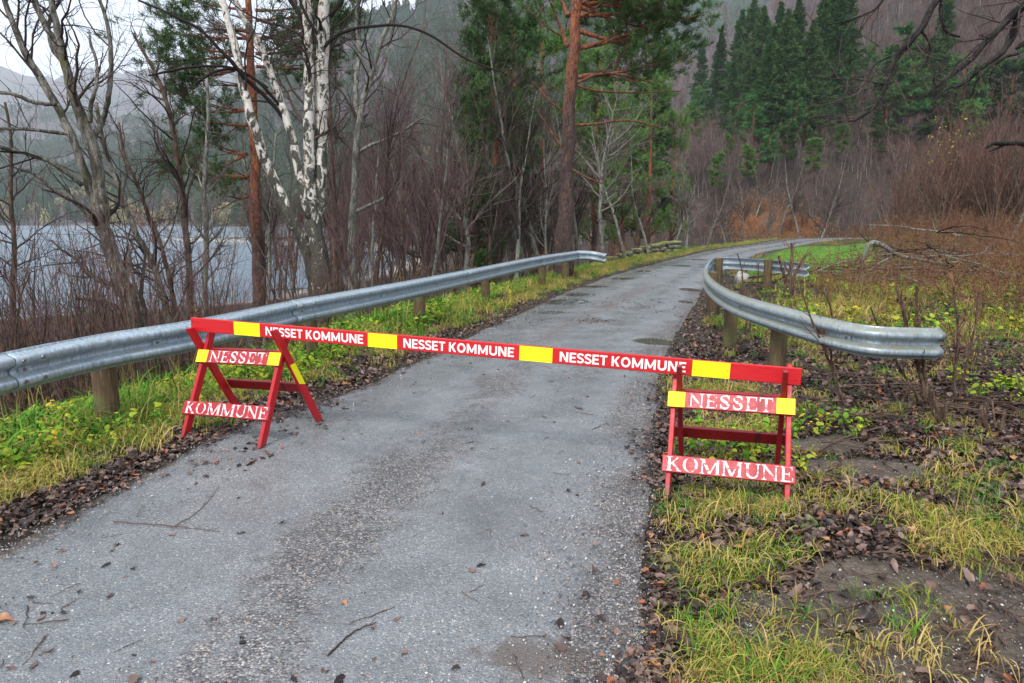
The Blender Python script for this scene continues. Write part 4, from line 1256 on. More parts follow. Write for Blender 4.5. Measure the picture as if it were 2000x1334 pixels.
# --- saplings of the lakeside thicket
sap = [bare_variant('bare_sapling', 100 + i, 7.0, .05, M['brown_bark'] if i % 3 else M['grey_bark'], M[('twig_purple', 'twig_dark', 'twig_purple', 'twig_grey', 'twig_dark', 'twig_purple')[i]], (24, 130, 380), t0=.22, ang=(18, 40), up=.2, thick=1.15) for i in range(6)]
rng = RS(5); n = 0; tries = 0
while n < 175 and tries < 4000:
    tries += 1
    px = rng.uniform(640, 1095) if rng.rand() < .85 else rng.uniform(520, 640)
    Y = rng.uniform(15, 52)
    x = (px - 1000) / FPX * Y * 1.03
    dl = float(d_left(x, Y)[0]); ds_ = float(side_dist(SHORE, np.array([x]), np.array([Y]))[0])
    if dl < 3.4 or ds_ < 1.0 or (px < 700 and Y < 22): continue
    place(sap[rng.randint(6)], x, Y, rng.uniform(.62, 1.12), 'slender bare sapling in the dense thicket between the lake and the left guardrail', 'sapling', 'bare saplings of the lakeside thicket')
    n += 1
# --- twiggy brush at the left
shr = [bare_variant('bare_shrub', 130 + i, 2.7, .016, M['brown_bark'], M[('twig_purple', 'twig_dark', 'twig_red', 'twig_purple')[i]], (30, 90, 150), stems=8, spread=.22, t0=.15, ang=(14, 36), up=.2, L1=(.2, .45), thick=1.0) for i in range(4)]
rng = RS(6); n = 0; tries = 0
while n < 88 and tries < 4000:
    tries += 1
    px = rng.uniform(-120, 480) if n < 68 else rng.uniform(480, 760)
    Y = rng.uniform(6.5, 19)
    x = (px - 1000) / FPX * Y * 1.02
    dl = float(d_left(x, Y)[0]); ds_ = float(side_dist(SHORE, np.array([x]), np.array([Y]))[0])
    if dl < 1.9 or ds_ < 1.5 or dl > 13: continue
    place(shr[rng.randint(4)], x, Y, rng.uniform(.7, 1.15) * (.8 if px > 480 else 1), 'bare many stemmed shrub in the tangle of brush behind the left guardrail', 'shrub', 'bare shrubs behind the left guardrail')
    n += 1
# --- red-brown alder thicket at the right
ald = [bare_variant('bare_bush', 150 + i, 6.0, .05, M['brown_bark'], M['twig_thicket'], (36, 130, 260), stems=8, spread=.26, t0=.2, ang=(12, 32), up=.16, L1=(.2, .42), thick=3.0) for i in range(4)]
rng = RS(8); n = 0
while n < 74:
    px = rng.uniform(1575, 2080); Y = rng.uniform(37, 60)
    x = (px - 1000) / FPX * Y * 1.02
    if float(d_right(x, Y)[0]) < 5: continue
    k = np.interp(px, [1575, 1640, 1750, 2000], [.46, .72, .95, 1.18])
    place(ald[rng.randint(4)], x, Y, k * rng.uniform(.85, 1.15), 'bare red brown bush in the thicket beyond the meadow on the right', 'bush', 'bare bushes beyond the meadow')
    n += 1

rng = RS(9); n = 0
while n < 40:
    px = rng.uniform(1330, 1640); py = rng.uniform(395, 462)
    g = hit(px, py)
    if float(d_right(g[0], g[1])[0]) < 1.5 and float(d_left(g[0], g[1])[0]) < 1.0: n += 1; continue
    place(ald[rng.randint(4)], g[0], g[1], rng.uniform(.22, .46), 'small bare bush on the rusty slope where the road bends away', 'bush', 'small bare bushes on the rusty slope')
    n += 1

# --- conifers
def spruce_variant(name, seed, H, Rb, mat, dens_=1.0, t0=.06, ln=.42, w=.13, droop=.35):
    rng = RS(seed); root = empty(name)
    tb = MB(); P = np.stack([rng.randn(12) * .03, rng.randn(12) * .03, np.linspace(-.4, H, 12)], 1)
    tubes(tb, P, np.linspace(H * .013, .02, 12), 7); tb.build('trunk', M['pine_branch'], root, smooth=True)
    n = int(260 * dens_)
    t = t0 + (1 - t0) * rng.rand(n) ** .85; t[:20] = np.linspace(.9, .99, 20)
    a = rng.rand(n) * 2 * pi
    L = Rb * 1.25 * (1 - t) ** .95 * rng.uniform(.6, 1.15, n) + .05
    k = 6; s_ = np.linspace(0, 1, k)[None, :]
    rad = L[:, None] * s_
    z = t[:, None] * H + rad * .25 - droop * rad ** 1.35 + .25 * L[:, None] * s_ ** 3
    B = np.stack([np.cos(a)[:, None] * rad, np.sin(a)[:, None] * rad, z], 2)
    cb = MB(); tubes(cb, B, np.linspace(.035, .01, k)[None] * np.ones((n, 1)), 3)
    cb.build('crown', M['pine_branch'], root)
    nb = MB()
    for f in np.linspace(.18, 1, 8):
        j = f * (k - 1); i0 = min(int(j), k - 2); u = j - i0
        C = B[:, i0] * (1 - u) + B[:, i0 + 1] * u
        D = B[:, i0 + 1] - B[:, i0]; D /= np.linalg.norm(D, axis=1, keepdims=True)
        C = C + rng.randn(*C.shape) * .08
        q_ = t < .9
        needles(nb, C[q_], D[q_], 9, ln, w, rng, up=-.22)
        needles(nb, C[~q_], D[~q_], 5, ln * .5, w * .7, rng, up=.1)
    nb.build('foliage', mat, root)
    return root

def pine_variant(name, seed, H, Rc, mat, t0=.35, n=(36, 220), ln=.34, w=.11, K=13, bark=None, bushy=1.0):
    rng = RS(seed); root = empty(name)
    tb = MB(); P = np.stack([np.cumsum(rng.randn(12) * .06), np.cumsum(rng.randn(12) * .06), np.linspace(-.4, H, 12)], 1)
    R = np.linspace(H * .016, .03, 12)
    tubes(tb, P, R, 8); tb.build('trunk', bark or M['pine_bark'], root, smooth=True)
    cb = MB()
    P1, R1 = grow(P[None], R[None], n[0], rng, t=(t0, .99), L=(Rc * .75, Rc * 1.25), ang=(55, 85), npt=7, wig=.12, up=.05, rr=.4, rmin=.012, shrink=.55)
    tubes(cb, P1, R1, 4)
    P2, R2 = grow(P1, R1, n[1], rng, t=(.25, 1), L=(Rc * .25, Rc * .55), ang=(25, 60), npt=5, wig=.16, up=.08, rr=.5, rmin=.008, flat=.35)
    tubes(cb, P2, R2, 3)
    cb.build('crown', M['pine_branch'], root)
    nb = MB()
    for PP in (P2, P1[:, 3:]):
        C = PP[:, 1:].reshape(-1, 3); D = np.gradient(PP, axis=1)[:, 1:].reshape(-1, 3); D /= np.linalg.norm(D, axis=1, keepdims=True)
        C = C + rng.randn(*C.shape) * .09
        needles(nb, C, D, int(K * bushy), ln, w, rng, up=.3)
    nb.build('foliage', mat, root)
    return root

SP = [spruce_variant('spruce_tree', 200, 17, 3.0, M['needle_dark']), spruce_variant('spruce_tree', 201, 17, 2.5, M['needle_dark']), spruce_variant('spruce_tree', 202, 17, 3.4, M['needle_mid'], 1.1)]
PI = [pine_variant('hillside_pine', 210, 13, 2.6, M['needle_blue']), pine_variant('hillside_pine', 211, 13, 3.0, M['needle_mid'], t0=.25, n=(44, 240)), pine_variant('hillside_pine', 212, 13, 2.3, M['needle_light'], t0=.3, n=(40, 220))]

def put_px(proto, H0, px, py_base, py_top, label, cat, group, wide=1.0, Ymin=None):
    """stand a tree with its foot where the line of sight meets the ground and its top at py_top"""
    if Ymin is None:
        g = hit(px, py_base)
    else:
        p = at(px, py_base, Ymin); g = np.array([p[0], Ymin, h1(p[0], Ymin)])
    top = at(px, py_top, g[1])
    H = max(top[2] - g[2], .5)
    s = H / H0
    return place(proto, g[0], g[1], s * wide, label, cat, group, sz=s, z=g[2], sink=.1)

spr = [
    (1400, 262, 60, 1, 'slim spruce at the left end of the dark spruce group on the hillside'),
    (1438, 250, 20, 0, 'tall dark spruce, second from the left end of the spruce group'),
    (1425, 275, 120, 1, 'shorter spruce in front of the left half of the spruce group'),
    (1478, 262, 12, 2, 'tall spruce left of the tallest one in the hillside group'),
    (1490, 290, 72, 0, 'mid height dark spruce standing in front, middle of the hillside group'),
    (1524, 282, 18, 2, 'broad tall spruce in the centre of the hillside group'),
    (1545, 250, -8, 1, 'dark spruce behind the broad central one in the hillside group'),
    (1572, 285, 40, 2, 'full green spruce just right of the centre of the hillside group'),
    (1592, 255, -20, 1, 'spruce right of centre whose top runs out of the picture'),
    (1615, 250, -50, 0, 'very dark broad spruce near the right end of the hillside group'),
    (1640, 215, -40, 0, 'dark spruce at the extreme right of the hillside group'),
    (1365, 235, 80, 1, 'small lone spruce standing left of the spruce group'),
    (1510, 265, 5, 0, 'dark spruce tucked in behind the centre of the hillside group'),
    (1600, 275, 100, 0, 'low dark spruce in front of the right half of the hillside group'),
    (1830, 210, -20, 1, 'narrow spruce high on the slope behind the overhanging branches'),
    (1460, 240, -5, 2, 'spruce high at the back of the left half of the group'),
]
for px, yb, yt, v, lb in spr:
    put_px(SP[v], 17, px, yb, yt, lb, 'spruce', 'spruces on the hillside', wide=1.05)
pins = [
    (1466, 318, 186, 0, 1.2, 'pine with bare orange trunk below the left half of the spruce group'),
    (1432, 300, 200, 0, 1.2, 'small blue green pine at the lower left of the spruce group'),
    (1550, 288, 165, 0, 1.3, 'blue green pine with layered branches below the centre of the spruce group'),
    (1572, 225, 85, 0, 1.2, 'blue green pine rising before the right part of the spruce group'),
    (1350, 322, 212, 2, 1.3, 'yellow green rounded pine near the road at the left foot of the slope'),
    (1420, 318, 262, 2, 1.3, 'tiny light green pine low on the slope left of the pine with the bare trunk'),
    (1640, 322, 246, 2, 1.6, 'bright green low pine just above the left end of the red brown thicket'),
    (1365, 265, 165, 0, 1.2, 'blue green pine behind the yellow green one at the left foot of the slope'),
    (1722, 300, 176, 1, 1.6, 'bushy green pine above the thicket, left of the yellow leaved birch'),
    (1770, 285, 120, 0, 1.4, 'tall blue green pine behind the overhanging branches'),
    (1748, 262, 60, 0, 1.3, 'high blue green pine behind the long hanging branch'),
    (1830, 292, 170, 1, 1.7, 'broad dark green pine right of the yellow leaved birch'),
    (1868, 285, 110, 0, 1.5, 'tall blue green pine right of the broad dark green one'),
    (1905, 270, 130, 2, 1.4, 'light green pine towards the right edge above the thicket'),
    (1960, 272, 110, 1, 1.7, 'bushy pine near the right edge of the picture above the thicket'),
    (1700, 312, 250, 1, 1.8, 'low spreading pine at the upper edge of the thicket'),
    (1800, 235, 70, 1, 1.3, 'green pine high up between the hanging branches'),
    (1690, 210, 90, 0, 1.2, 'small blue green pine alone on the slope right of the spruces'),
    (2010, 250, 90, 0, 1.4, 'pine cut off by the right edge of the picture'),
    (1455, 372, 285, 2, 1.5, 'light green young pine low on the slope nearest the rusty bracken'),
    (1500, 352, 262, 0, 1.4, 'blue green young pine low on the slope above the rusty bracken'),
    (1585, 362, 272, 2, 1.5, 'light green young pine above the left end of the red brown thicket'),
    (1400, 392, 300, 2, 1.4, 'yellow green young pine low on the slope left of the rusty bracken'),
    (1535, 340, 240, 1, 1.2, 'green pine standing alone just below the middle of the spruce group'),
    (1885, 320, 200, 2, 1.5, 'bright green small pine in the gap above the right thicket'),
]
for px, yb, yt, v, wd_, lb in pins:
    put_px(PI[v], 13, px, yb, yt, lb, 'pine', 'pines on the hillside', wide=wd_)

# --- mixed conifers behind the road's left side
NP = [pine_variant('roadside_pine', 220, 13, 2.2, M['needle_mid'], t0=.28, n=(46, 300), ln=.20, w=.036, K=15, bark=M['pine_bark_tall']),
      pine_variant('roadside_pine', 221, 13, 2.4, M['needle_light'], t0=.2, n=(46, 300), ln=.20, w=.034, K=11),
      pine_variant('roadside_pine', 222, 11, 2.2, M['needle_mid'], t0=.10, n=(64, 400), ln=.20, w=.036, K=15, bark=M['brown_bark'])]
near_pines = [
    (970, 500, -40, 0, 13, 27, 'dense pine with a dark trunk in the thicket left of the tall pine'),
    (1010, 500, 20, 0, 13, 33, 'slimmer green pine in the thicket just left of the tall pine'),
    (925, 500, 190, 2, 11, 25, 'dark green bushy conifer low in the thicket'),
    (960, 490, 60, 2, 11, 36, 'dark conifer behind the dense pine in the thicket'),
    (1055, 490, -60, 1, 13, 38, 'tall light green pine behind the tall dark and orange pine'),
    (1160, 475, 80, 1, 13, 40, 'pale green pine with an orange trunk right of the tall pine'),
    (1215, 470, 190, 1, 13, 45, 'young yellow green pine on the left roadside above the mossy wall'),
    (1265, 470, 150, 1, 13, 52, 'light green pine behind the mossy wall, further right'),
    (1240, 465, 60, 2, 11, 60, 'darker green pine rising behind the young roadside pines'),
    (1310, 465, 215, 1, 13, 60, 'small pale green pine by the bend of the road'),
    (1190, 470, -10, 0, 13, 56, 'tall green pine furthest back behind the right side of the tall pine'),
]
for px, yb, yt, v, H0, Y, lb in near_pines:
    put_px(NP[v], H0, px, yb, yt, lb, 'pine', 'pines along the left side of the road', Ymin=Y, wide=1.0)

# --- bare trees around the bend of the road
BT = [bare_variant('bare_tree', 240 + i, 9.0, .11, M['grey_bark'], M['twig_grey'] if i == 2 else M['twig_dark'], (30, 200, 620), t0=.25, ang=(30, 65), up=.07, L1=(.28, .5), lean=.2, thick=2.0) for i in range(4)]
bend_trees = [
    (1378, 478, 330, 0, 40, 'bare spreading grey tree on the left edge of the road bend'),
    (1308, 480, 300, 1, 36, 'bare grey trunked tree with lichen left of the spreading one'),
    (1338, 478, 300, 2, 48, 'thin bare tree between two others at the road bend'),
    (1270, 482, 260, 3, 33, 'crooked bare tree by the end of the mossy wall'),
    (1225, 490, 200, 0, 31, 'bare tree standing over the mossy wall'),
    (1420, 476, 350, 3, 52, 'low bare tree right of the spreading grey tree'),
    (1455, 474, 330, 1, 58, 'bare tree just before the rusty bracken slope'),
    (1180, 495, 120, 2, 27, 'tall bare tree close to the right of the tall pine'),
    (1075, 500, 60, 0, 26, 'tall bare grey tree close to the left of the tall pine'),
    (1040, 500, 30, 3, 29, 'bare grey tree two trunks left of the tall pine'),
    (1140, 490, 180, 1, 30, 'pale bare tree directly right of the tall pine trunk'),
    (900, 500, 90, 2, 24, 'taller bare tree at the left edge of the green thicket'),
    (860, 510, 130, 0, 27, 'tall bare tree left of the dark green thicket'),
    (1005, 500, 130, 1, 24, 'bare tree in front of the slimmer green pine'),
    (1500, 466, 370, 2, 68, 'small bare tree left on the rusty bracken slope'),
    (1570, 455, 300, 1, 66, 'bare birch left of the red brown thicket'),
    (1520, 450, 300, 0, 78, 'bare birch standing on top of the rusty bracken slope'),
    (1600, 440, 290, 3, 72, 'grey bare tree at the upper left of the thicket'),
    (1965, 470, 190, 1, 32, 'slim bare tree standing before the thicket at the right edge'),
    (1475, 430, 290, 3, 84, 'thin bare tree below the pine with the bare orange trunk'),
]
for px, yb, yt, v, Y, lb in bend_trees:
    put_px(BT[v], 9.0, px, yb, yt, lb, 'tree', 'bare trees along the road and its bend', Ymin=Y)
# birch with its last yellow leaves
yb_ = put_px(bare_variant('yellow_leaved_birch', 260, 9.0, .09, M['brown_bark'], M['twig_red'], (24, 120, 300), t0=.3, ang=(20, 45), up=.15, thick=2.0), 9.0, 1822, 452, 215, 'slim birch with its last yellow leaves rising out of the thicket', 'tree', None, Ymin=40)
rng = RS(4); fb = MB(); C = np.stack([rng.randn(90) * .8, rng.randn(90) * .8, rng.uniform(5.2, 8.8, 90)], 1)
needles(fb, C, rng.randn(90, 3), 1, .16, .12, rng, 0)
fb.build('yellow_leaves', M['herb_yellow'], yb_)

# ------------------------------------------------------------------ countless small things, scattered by geometry nodes
def scatter(name, P, rot, scl, idx, sources, label, cat=None):
    """one object that carries an instance of a source mesh on every point"""
    P = np.asarray(P, float)
    me = bpy.data.meshes.new(name)
    me.vertices.add(len(P)); me.vertices.foreach_set('co', P.astype(np.float32).ravel())
    a = me.attributes.new('rot', 'FLOAT_VECTOR', 'POINT'); a.data.foreach_set('vector', np.asarray(rot, np.float32).ravel())
    a = me.attributes.new('scl', 'FLOAT', 'POINT'); a.data.foreach_set('value', np.asarray(scl, np.float32).ravel())
    a = me.attributes.new('idx', 'INT', 'POINT'); a.data.foreach_set('value', np.asarray(idx, np.int32).ravel())
    o = bpy.data.objects.new(name, me); COL.objects.link(o)
    c_ = bpy.data.collections.new(name + ' kinds')
    for k_, s_ in enumerate(sources):
        s_.name = '%s_kind_%02d' % (name, k_); c_.objects.link(s_)
    ng = bpy.data.node_groups.new(name, 'GeometryNodeTree')
    ng.interface.new_socket('Geometry', in_out='INPUT', socket_type='NodeSocketGeometry')
    ng.interface.new_socket('Geometry', in_out='OUTPUT', socket_type='NodeSocketGeometry')
    N = ng.nodes
    gi = N.new('NodeGroupInput'); go = N.new('NodeGroupOutput')
    mp = N.new('GeometryNodeMeshToPoints')
    ip = N.new('GeometryNodeInstanceOnPoints'); ci = N.new('GeometryNodeCollectionInfo')
    ci.inputs['Collection'].default_value = c_
    ci.inputs['Separate Children'].default_value = True; ci.inputs['Reset Children'].default_value = True
    def at_(nm, ty):
        n_ = N.new('GeometryNodeInputNamedAttribute'); n_.data_type = ty; n_.inputs[0].default_value = nm
        return next(s_ for s_ in n_.outputs if s_.enabled and s_.name == 'Attribute')
    er = N.new('FunctionNodeEulerToRotation')
    L = ng.links.new
    L(gi.outputs[0], mp.inputs[0]); L(mp.outputs[0], ip.inputs['Points']); L(ci.outputs[0], ip.inputs['Instance'])
    ip.inputs['Pick Instance'].default_value = True
    L(at_('idx', 'INT'), ip.inputs['Instance Index']); L(at_('rot', 'FLOAT_VECTOR'), er.inputs[0]); L(er.outputs[0], ip.inputs['Rotation'])
    L(at_('scl', 'FLOAT'), ip.inputs['Scale']); L(ip.outputs[0], go.inputs[0])
    md = o.modifiers.new('scatter', 'NODES'); md.node_group = ng
    tag(o, label, cat, None, 'stuff')
    return o

def src(mb, name, mats, smooth=False):
    me = mb.mesh(name, smooth)
    for m_ in (mats if isinstance(mats, list) else [mats]): me.materials.append(m_)
    return bpy.data.objects.new(name, me)

def leaf_src(seed, mat, L=.055, W=.034, curl=1.0):
    rng = RS(seed); b = MB()
    u = np.linspace(0, 1, 8); wd = np.sin(np.clip(u, .0, 1) ** .75 * pi) ** .8 * W / 2 + .0008
    v = np.array([-1, -.5, 0, .5, 1]); bend = rng.uniform(-1.3, 1.5) * curl; tw = rng.uniform(-1.2, 1.2) * curl; fold = rng.uniform(-.1, .9) * curl
    U, V = np.meshgrid(u, v, indexing='ij')
    X = (U - .5) * L; Y = V * wd[:, None] * (1 + .10 * rng.randn(*U.shape) * (np.abs(V) > .9))
    Z = bend * L * .9 * ((U - .5) ** 2) + fold * np.abs(Y) * 1.0 + tw * (U - .5) * Y * 1.5 + rng.randn(*U.shape) * .0012 + .006
    i = np.arange(40).reshape(8, 5)
    b.add(np.stack([X, Y, Z], -1), np.stack([i[:-1, :-1], i[:-1, 1:], i[1:, 1:], i[1:, :-1]], -1).reshape(-1, 4), .0)
    return src(b, 'fallen_leaf', mat, True)

def tuft_src(seed, mat, nb=22, H=.16, spread=.05, droop=1.0, w=.0045, splay=.7):
    rng = RS(seed); b = MB(); k = 6
    t = np.linspace(0, 1, k)
    for _ in range(nb):
        a = rng.uniform(0, 2 * pi); d = np.array([cos(a), sin(a)])
        h = H * rng.uniform(.45, 1.15); out = rng.uniform(.1, 1) * splay * h * 1.2
        p0 = rng.randn(2) * spread
        x = p0[0] + d[0] * out * t ** 1.6; y = p0[1] + d[1] * out * t ** 1.6
        z = h * (t - droop * .55 * t ** 2.4 * rng.uniform(.5, 1.3)) - .004
        ww = w * rng.uniform(.6, 1.3) * (1 - t ** 2 * .92)
        s_ = np.array([-d[1], d[0], 0]) + rng.randn(3) * .3
        C = np.stack([x, y, z], 1)
        V = np.stack([C - s_ * ww[:, None] * .5, C + s_ * ww[:, None] * .5], 1).reshape(-1, 3)
        i = np.arange(2 * k).reshape(k, 2)
        b.add(V, np.stack([i[:-1, 0], i[:-1, 1], i[1:, 1], i[1:, 0]], -1), rng.rand() * .75)
    return src(b, 'grass_tuft', mat)

def herb_src(seed, mat, n=9, H=.16, L=.07, lobed=True):
    rng = RS(seed); b = MB()
    for _ in range(n):
        a = rng.uniform(0, 2 * pi); r = rng.uniform(.02, .11); h = H * rng.uniform(.3, 1)
        p = np.array([cos(a) * r, sin(a) * r, h])
        tubes(b, np.array([[0, 0, -.01], p * [.5, .5, .7], p]), np.array([.0018, .0014, .001]), 3, tint=[.15])
        k = 7; l = L * rng.uniform(.5, 1.25); q = np.linspace(0, 2 * pi, k, endpoint=False)
        rad = l * .5 * (1 + .25 * np.cos(q * 3) * lobed + rng.randn(k) * .07)
        E = np.stack([np.cos(q) * rad, np.sin(q) * rad * .75, -.18 * rad + rng.randn(k) * .003], 1)
        tx, ty = rng.uniform(-.6, .6, 2)
        R = np.array(Matrix.Rotation(a, 3, 'Z') @ Matrix.Rotation(tx, 3, 'X') @ Matrix.Rotation(ty + .25, 3, 'Y'))
        V = np.vstack([[0, 0, l * .05], E]) @ R.T + p
        F = [[0, 1 + j, 1 + (j + 1) % k] for j in range(k)]
        b.add(V, F, rng.rand() * .4)
    return src(b, 'herb', mat)

def weed_src(seed, mat, H=1.0, nl=34, lw=.016):
    rng = RS(seed); b = MB()
    P = np.array([[0, 0, -.05]]); d = np.array([rng.randn() * .12, rng.randn() * .12, 1.0])
    for j in range(7):
        P = np.vstack([P, P[-1] + d / np.linalg.norm(d) * H / 7]); d = d + rng.randn(3) * .1
    R = np.linspace(.0055, .002, 8)
    tubes(b, P, R, 3, tint=[.1])
    B1, R1 = grow(P[None], R[None], 12, rng, t=(.25, 1), L=(.12 * H, .32 * H), ang=(25, 60), npt=4, wig=.12, up=.12, rmin=.0018)
    tubes(b, B1, R1, 3, tint=rng.rand(12) * .5)
    C = B1[:, 1:].reshape(-1, 3); C = C[rng.randint(0, len(C), nl)]
    needles(b, C, rng.randn(nl, 3) * .6 + [0, 0, -.3], 1, .06, lw, rng, -.1)
    return src(b, 'dead_weed', mat)

def stick_src(seed, mat, L=.35, r=.004, nb=5):
    rng = RS(seed); b = MB(); n = 8
    P = np.stack([np.linspace(-.5, .5, n) * L, np.cumsum(rng.randn(n)) * L * .03, np.abs(np.cumsum(rng.randn(n))) * L * .012 + r], 1)
    R = np.linspace(r, r * .4, n)
    tubes(b, P, R, 5)
    if nb:
        B1, R1 = grow(P[None], R[None], nb, rng, t=(.2, 1), L=(.15 * L, .4 * L), ang=(25, 50), npt=4, wig=.15, up=.0, rmin=.0012, flat=.7)
        tubes(b, B1, R1, 3)
    return src(b, 'fallen_stick', mat)

def stone_src(seed, mat):
    import bmesh
    rng = RS(seed); bm = bmesh.new(); bmesh.ops.create_icosphere(bm, subdivisions=1, radius=.5)
    s3 = rng.uniform(.6, 1.2, 3) * [1, 1, .65]
    for v in bm.verts: v.co = Vector(np.array(v.co) * s3 * (1 + rng.randn() * .12))
    me = bpy.data.meshes.new('gravel'); bm.to_mesh(me); bm.free(); me.materials.append(mat)
    return bpy.data.objects.new('gravel', me)

def fan(n, y0, y1, rng, amax=1.15, power=1.0, amin=None):
    """random ground points in front of the camera, denser near by"""
    y = y0 * (y1 / y0) ** (rng.rand(n) ** power)
    x = y * rng.uniform(-amax if amin is None else amin, amax, n)
    return x, y
def finish(x, y, rng, tilt=.0, on_road=False, lift=.0):
    z = height(x, y) + lift
    return np.stack([x, y, z], 1), np.stack([rng.randn(len(x)) * tilt, rng.randn(len(x)) * tilt, rng.uniform(0, 2 * pi, len(x))], 1)

# --- fallen leaves
rng = RS(50)
leaves = [leaf_src(300 + i, M['leaf'], L=.042 + .011 * (i % 4), W=.026 + .007 * (i % 3)) for i in range(8)] + [leaf_src(310 + i, M['leaf_orange'], L=.045, W=.03) for i in range(2)]
x, y = fan(240000, 1.5, 26, rng, .98)
dl, dr = d_left(x, y), d_right(x, y)
nz = fbm(x, y, .5, 3, 71); nz2 = fbm(x, y, 1.4, 3, 72)
mud = mud_mask(x, y)
rl = sstep(-.25, .10, dl + (nz - .5) * .7) * (1 - .5 * sstep(.35, 1.0, dl + (nz2 - .5) * .7)) * sstep(20, 8, y) ** .5
rr_ = sstep(-.16, .10, dr + (nz - .5) * .4) * (.55 + .6 * sstep(.35, .6, nz2)) * (1 - .96 * mud) * (1 - .5 * sstep(9, 15, y))
onr = .006 * sstep(.5, .7, nz2) + .0015 + .012 * sstep(5, 9, y)
pile = np.maximum(np.exp(-(((x - G(1165, 629)[0]) / .30) ** 2 + ((y - G(1165, 629)[1]) / .20) ** 2)) * 3.0, 0)
for px_, py_, rx_, ry_, k_ in [(1210, 592, 1.0, 1.0, .25), (1000, 620, .5, .5, .12), (600, 850, .35, .3, .10), (470, 900, .3, .3, .12)]:
    pile = np.maximum(pile, k_ * blob(x, y, px_, py_, rx_, ry_))
prob = np.clip(np.maximum(np.maximum(rl, rr_), np.maximum(onr, pile)), 0, 1)
keep = rng.rand(len(x)) < prob * .92
x, y, dl, dr = x[keep], y[keep], dl[keep], dr[keep]
inn = np.maximum(dl, dr) < 0
P, Rt = finish(x, y, rng, .5)
Rt[inn, :2] *= .25; P[inn, 2] += .012
P[:, 2] += np.where(inn, 0, rng.rand(len(x)) * .022)
idx = np.where(rng.rand(len(x)) < .07, rng.randint(8, 10, len(x)), rng.randint(0, 8, len(x)))
scatter('fallen_leaves', P, Rt, rng.uniform(.4, 1.25, len(x)) * np.where(inn, .75, 1), idx, leaves, 'wet brown fallen leaves along both road edges')
n_leaves = len(x)

# --- grass
grass = [tuft_src(330 + i, M['grass_green'], 34, .14, .045, .9) for i in range(3)] + [tuft_src(335 + i, M['grass_mix'], 36, .17, .055, 1.25) for i in range(3)] + [tuft_src(340 + i, M['grass_dry'], 30, .22, .06, 1.6) for i in range(2)] + [tuft_src(345 + i, M['grass_green'], 16, .26, .05, .9, .008) for i in range(2)] + [tuft_src(349 + i, M['grass_dry'], 5, .62, .06, .7, .003, .4) for i in range(2)]
rng = RS(51)
x, y = fan(120000, 1.5, 60, rng, 1.1)
dl, dr = d_left(x, y), d_right(x, y)
nz = fbm(x, y, .6, 3, 81); nz2 = fbm(x, y, 1.7, 3, 82)
mud = mud_mask(x, y)
gl = sstep(.22, .75, dl + (nz - .5) * .9) * sstep(5.5, 3.2, dl) * (.35 + .65 * sstep(.35, .55, nz))
patch = 0
for px_, py_, rx_, ry_ in [(1420, 1130, .30, .26), (1520, 1250, .45, .28), (1400, 1290, .28, .2), (1840, 1010, .5, .22), (1960, 1090, .35, .25), (1600, 1020, .35, .22), (1590, 880, .16, .14), (1420, 850, .4, .35), (1360, 770, .4, .5), (1900, 960, .3, .16), (1450, 1000, .35, .16), (1700, 1200, .3, .15)]:
    patch = np.maximum(patch, blob(x, y, px_, py_, rx_, ry_))
near_r = sstep(-.02, .25, dr) * np.clip(patch * .72 * (.15 + .85 * sstep(.42, .56, nz)) + .10 * sstep(.52, .66, nz) + .02, 0, 1) * (1 - .95 * mud) * sstep(9.5, 8, y)
mead_r = sstep(.1, .9, dr + (nz - .5) * .6) * sstep(7.5, 9.5, y) * (.12 + .88 * sstep(.45, .62, nz2)) * (1 - .5 * sstep(20, 30, y)) * np.where((dr < 5.2) & (y > 19), 1, .72)
verge_l = sstep(.0, .5, dl) * sstep(3.5, 2.0, dl) * sstep(10, 16, y)
prob = np.clip(np.maximum(np.maximum(gl * .62, near_r), np.maximum(mead_r * .9, verge_l)), 0, 1)
keep = rng.rand(len(x)) < prob * .68
x, y, dl, dr, nz, nz2, patch = x[keep], y[keep], dl[keep], dr[keep], nz[keep], nz2[keep], patch[keep]
P, Rt = finish(x, y, rng, .12)
u = rng.rand(len(x)); yel = fbm(x, y, .9, 3, 83)
idx = np.where(u < .35, rng.randint(0, 3, len(x)), np.where(u < .85, rng.randint(3, 6, len(x)), rng.randint(6, 8, len(x))))
idx = np.where((yel > .56) & (u < .8), rng.randint(3, 8, len(x)), idx)
idx = np.where((dl > .9) & (u < .25) , rng.randint(8, 10, len(x)), idx)
lawn_ = (dr > .6) & (dr < 5.2) & (y > 19) & (y < 40)
idx = np.where(lawn_, rng.randint(0, 3, len(x)), idx)
idx = np.where((np.maximum(dl, dr) > .7) & (u > .965), rng.randint(10, 12, len(x)), idx)
vl = (dl > 0) & (y > 13)
idx = np.where(vl & (u > .25), rng.randint(3, 8, len(x)), idx)
sc = rng.uniform(.55, 1.2, len(x)) * np.where(y > 10, 1.5, 1.0) * np.where(dl > .8, 1.25, 1.0) * np.where(lawn_, .45, 1) * np.where((dr > 0) & (y < 7), .85, 1)
sc = np.where(vl, sc * .75, sc)
scatter('grass', P, Rt, sc, idx, grass, 'green and yellowing grass on the verges and meadow')

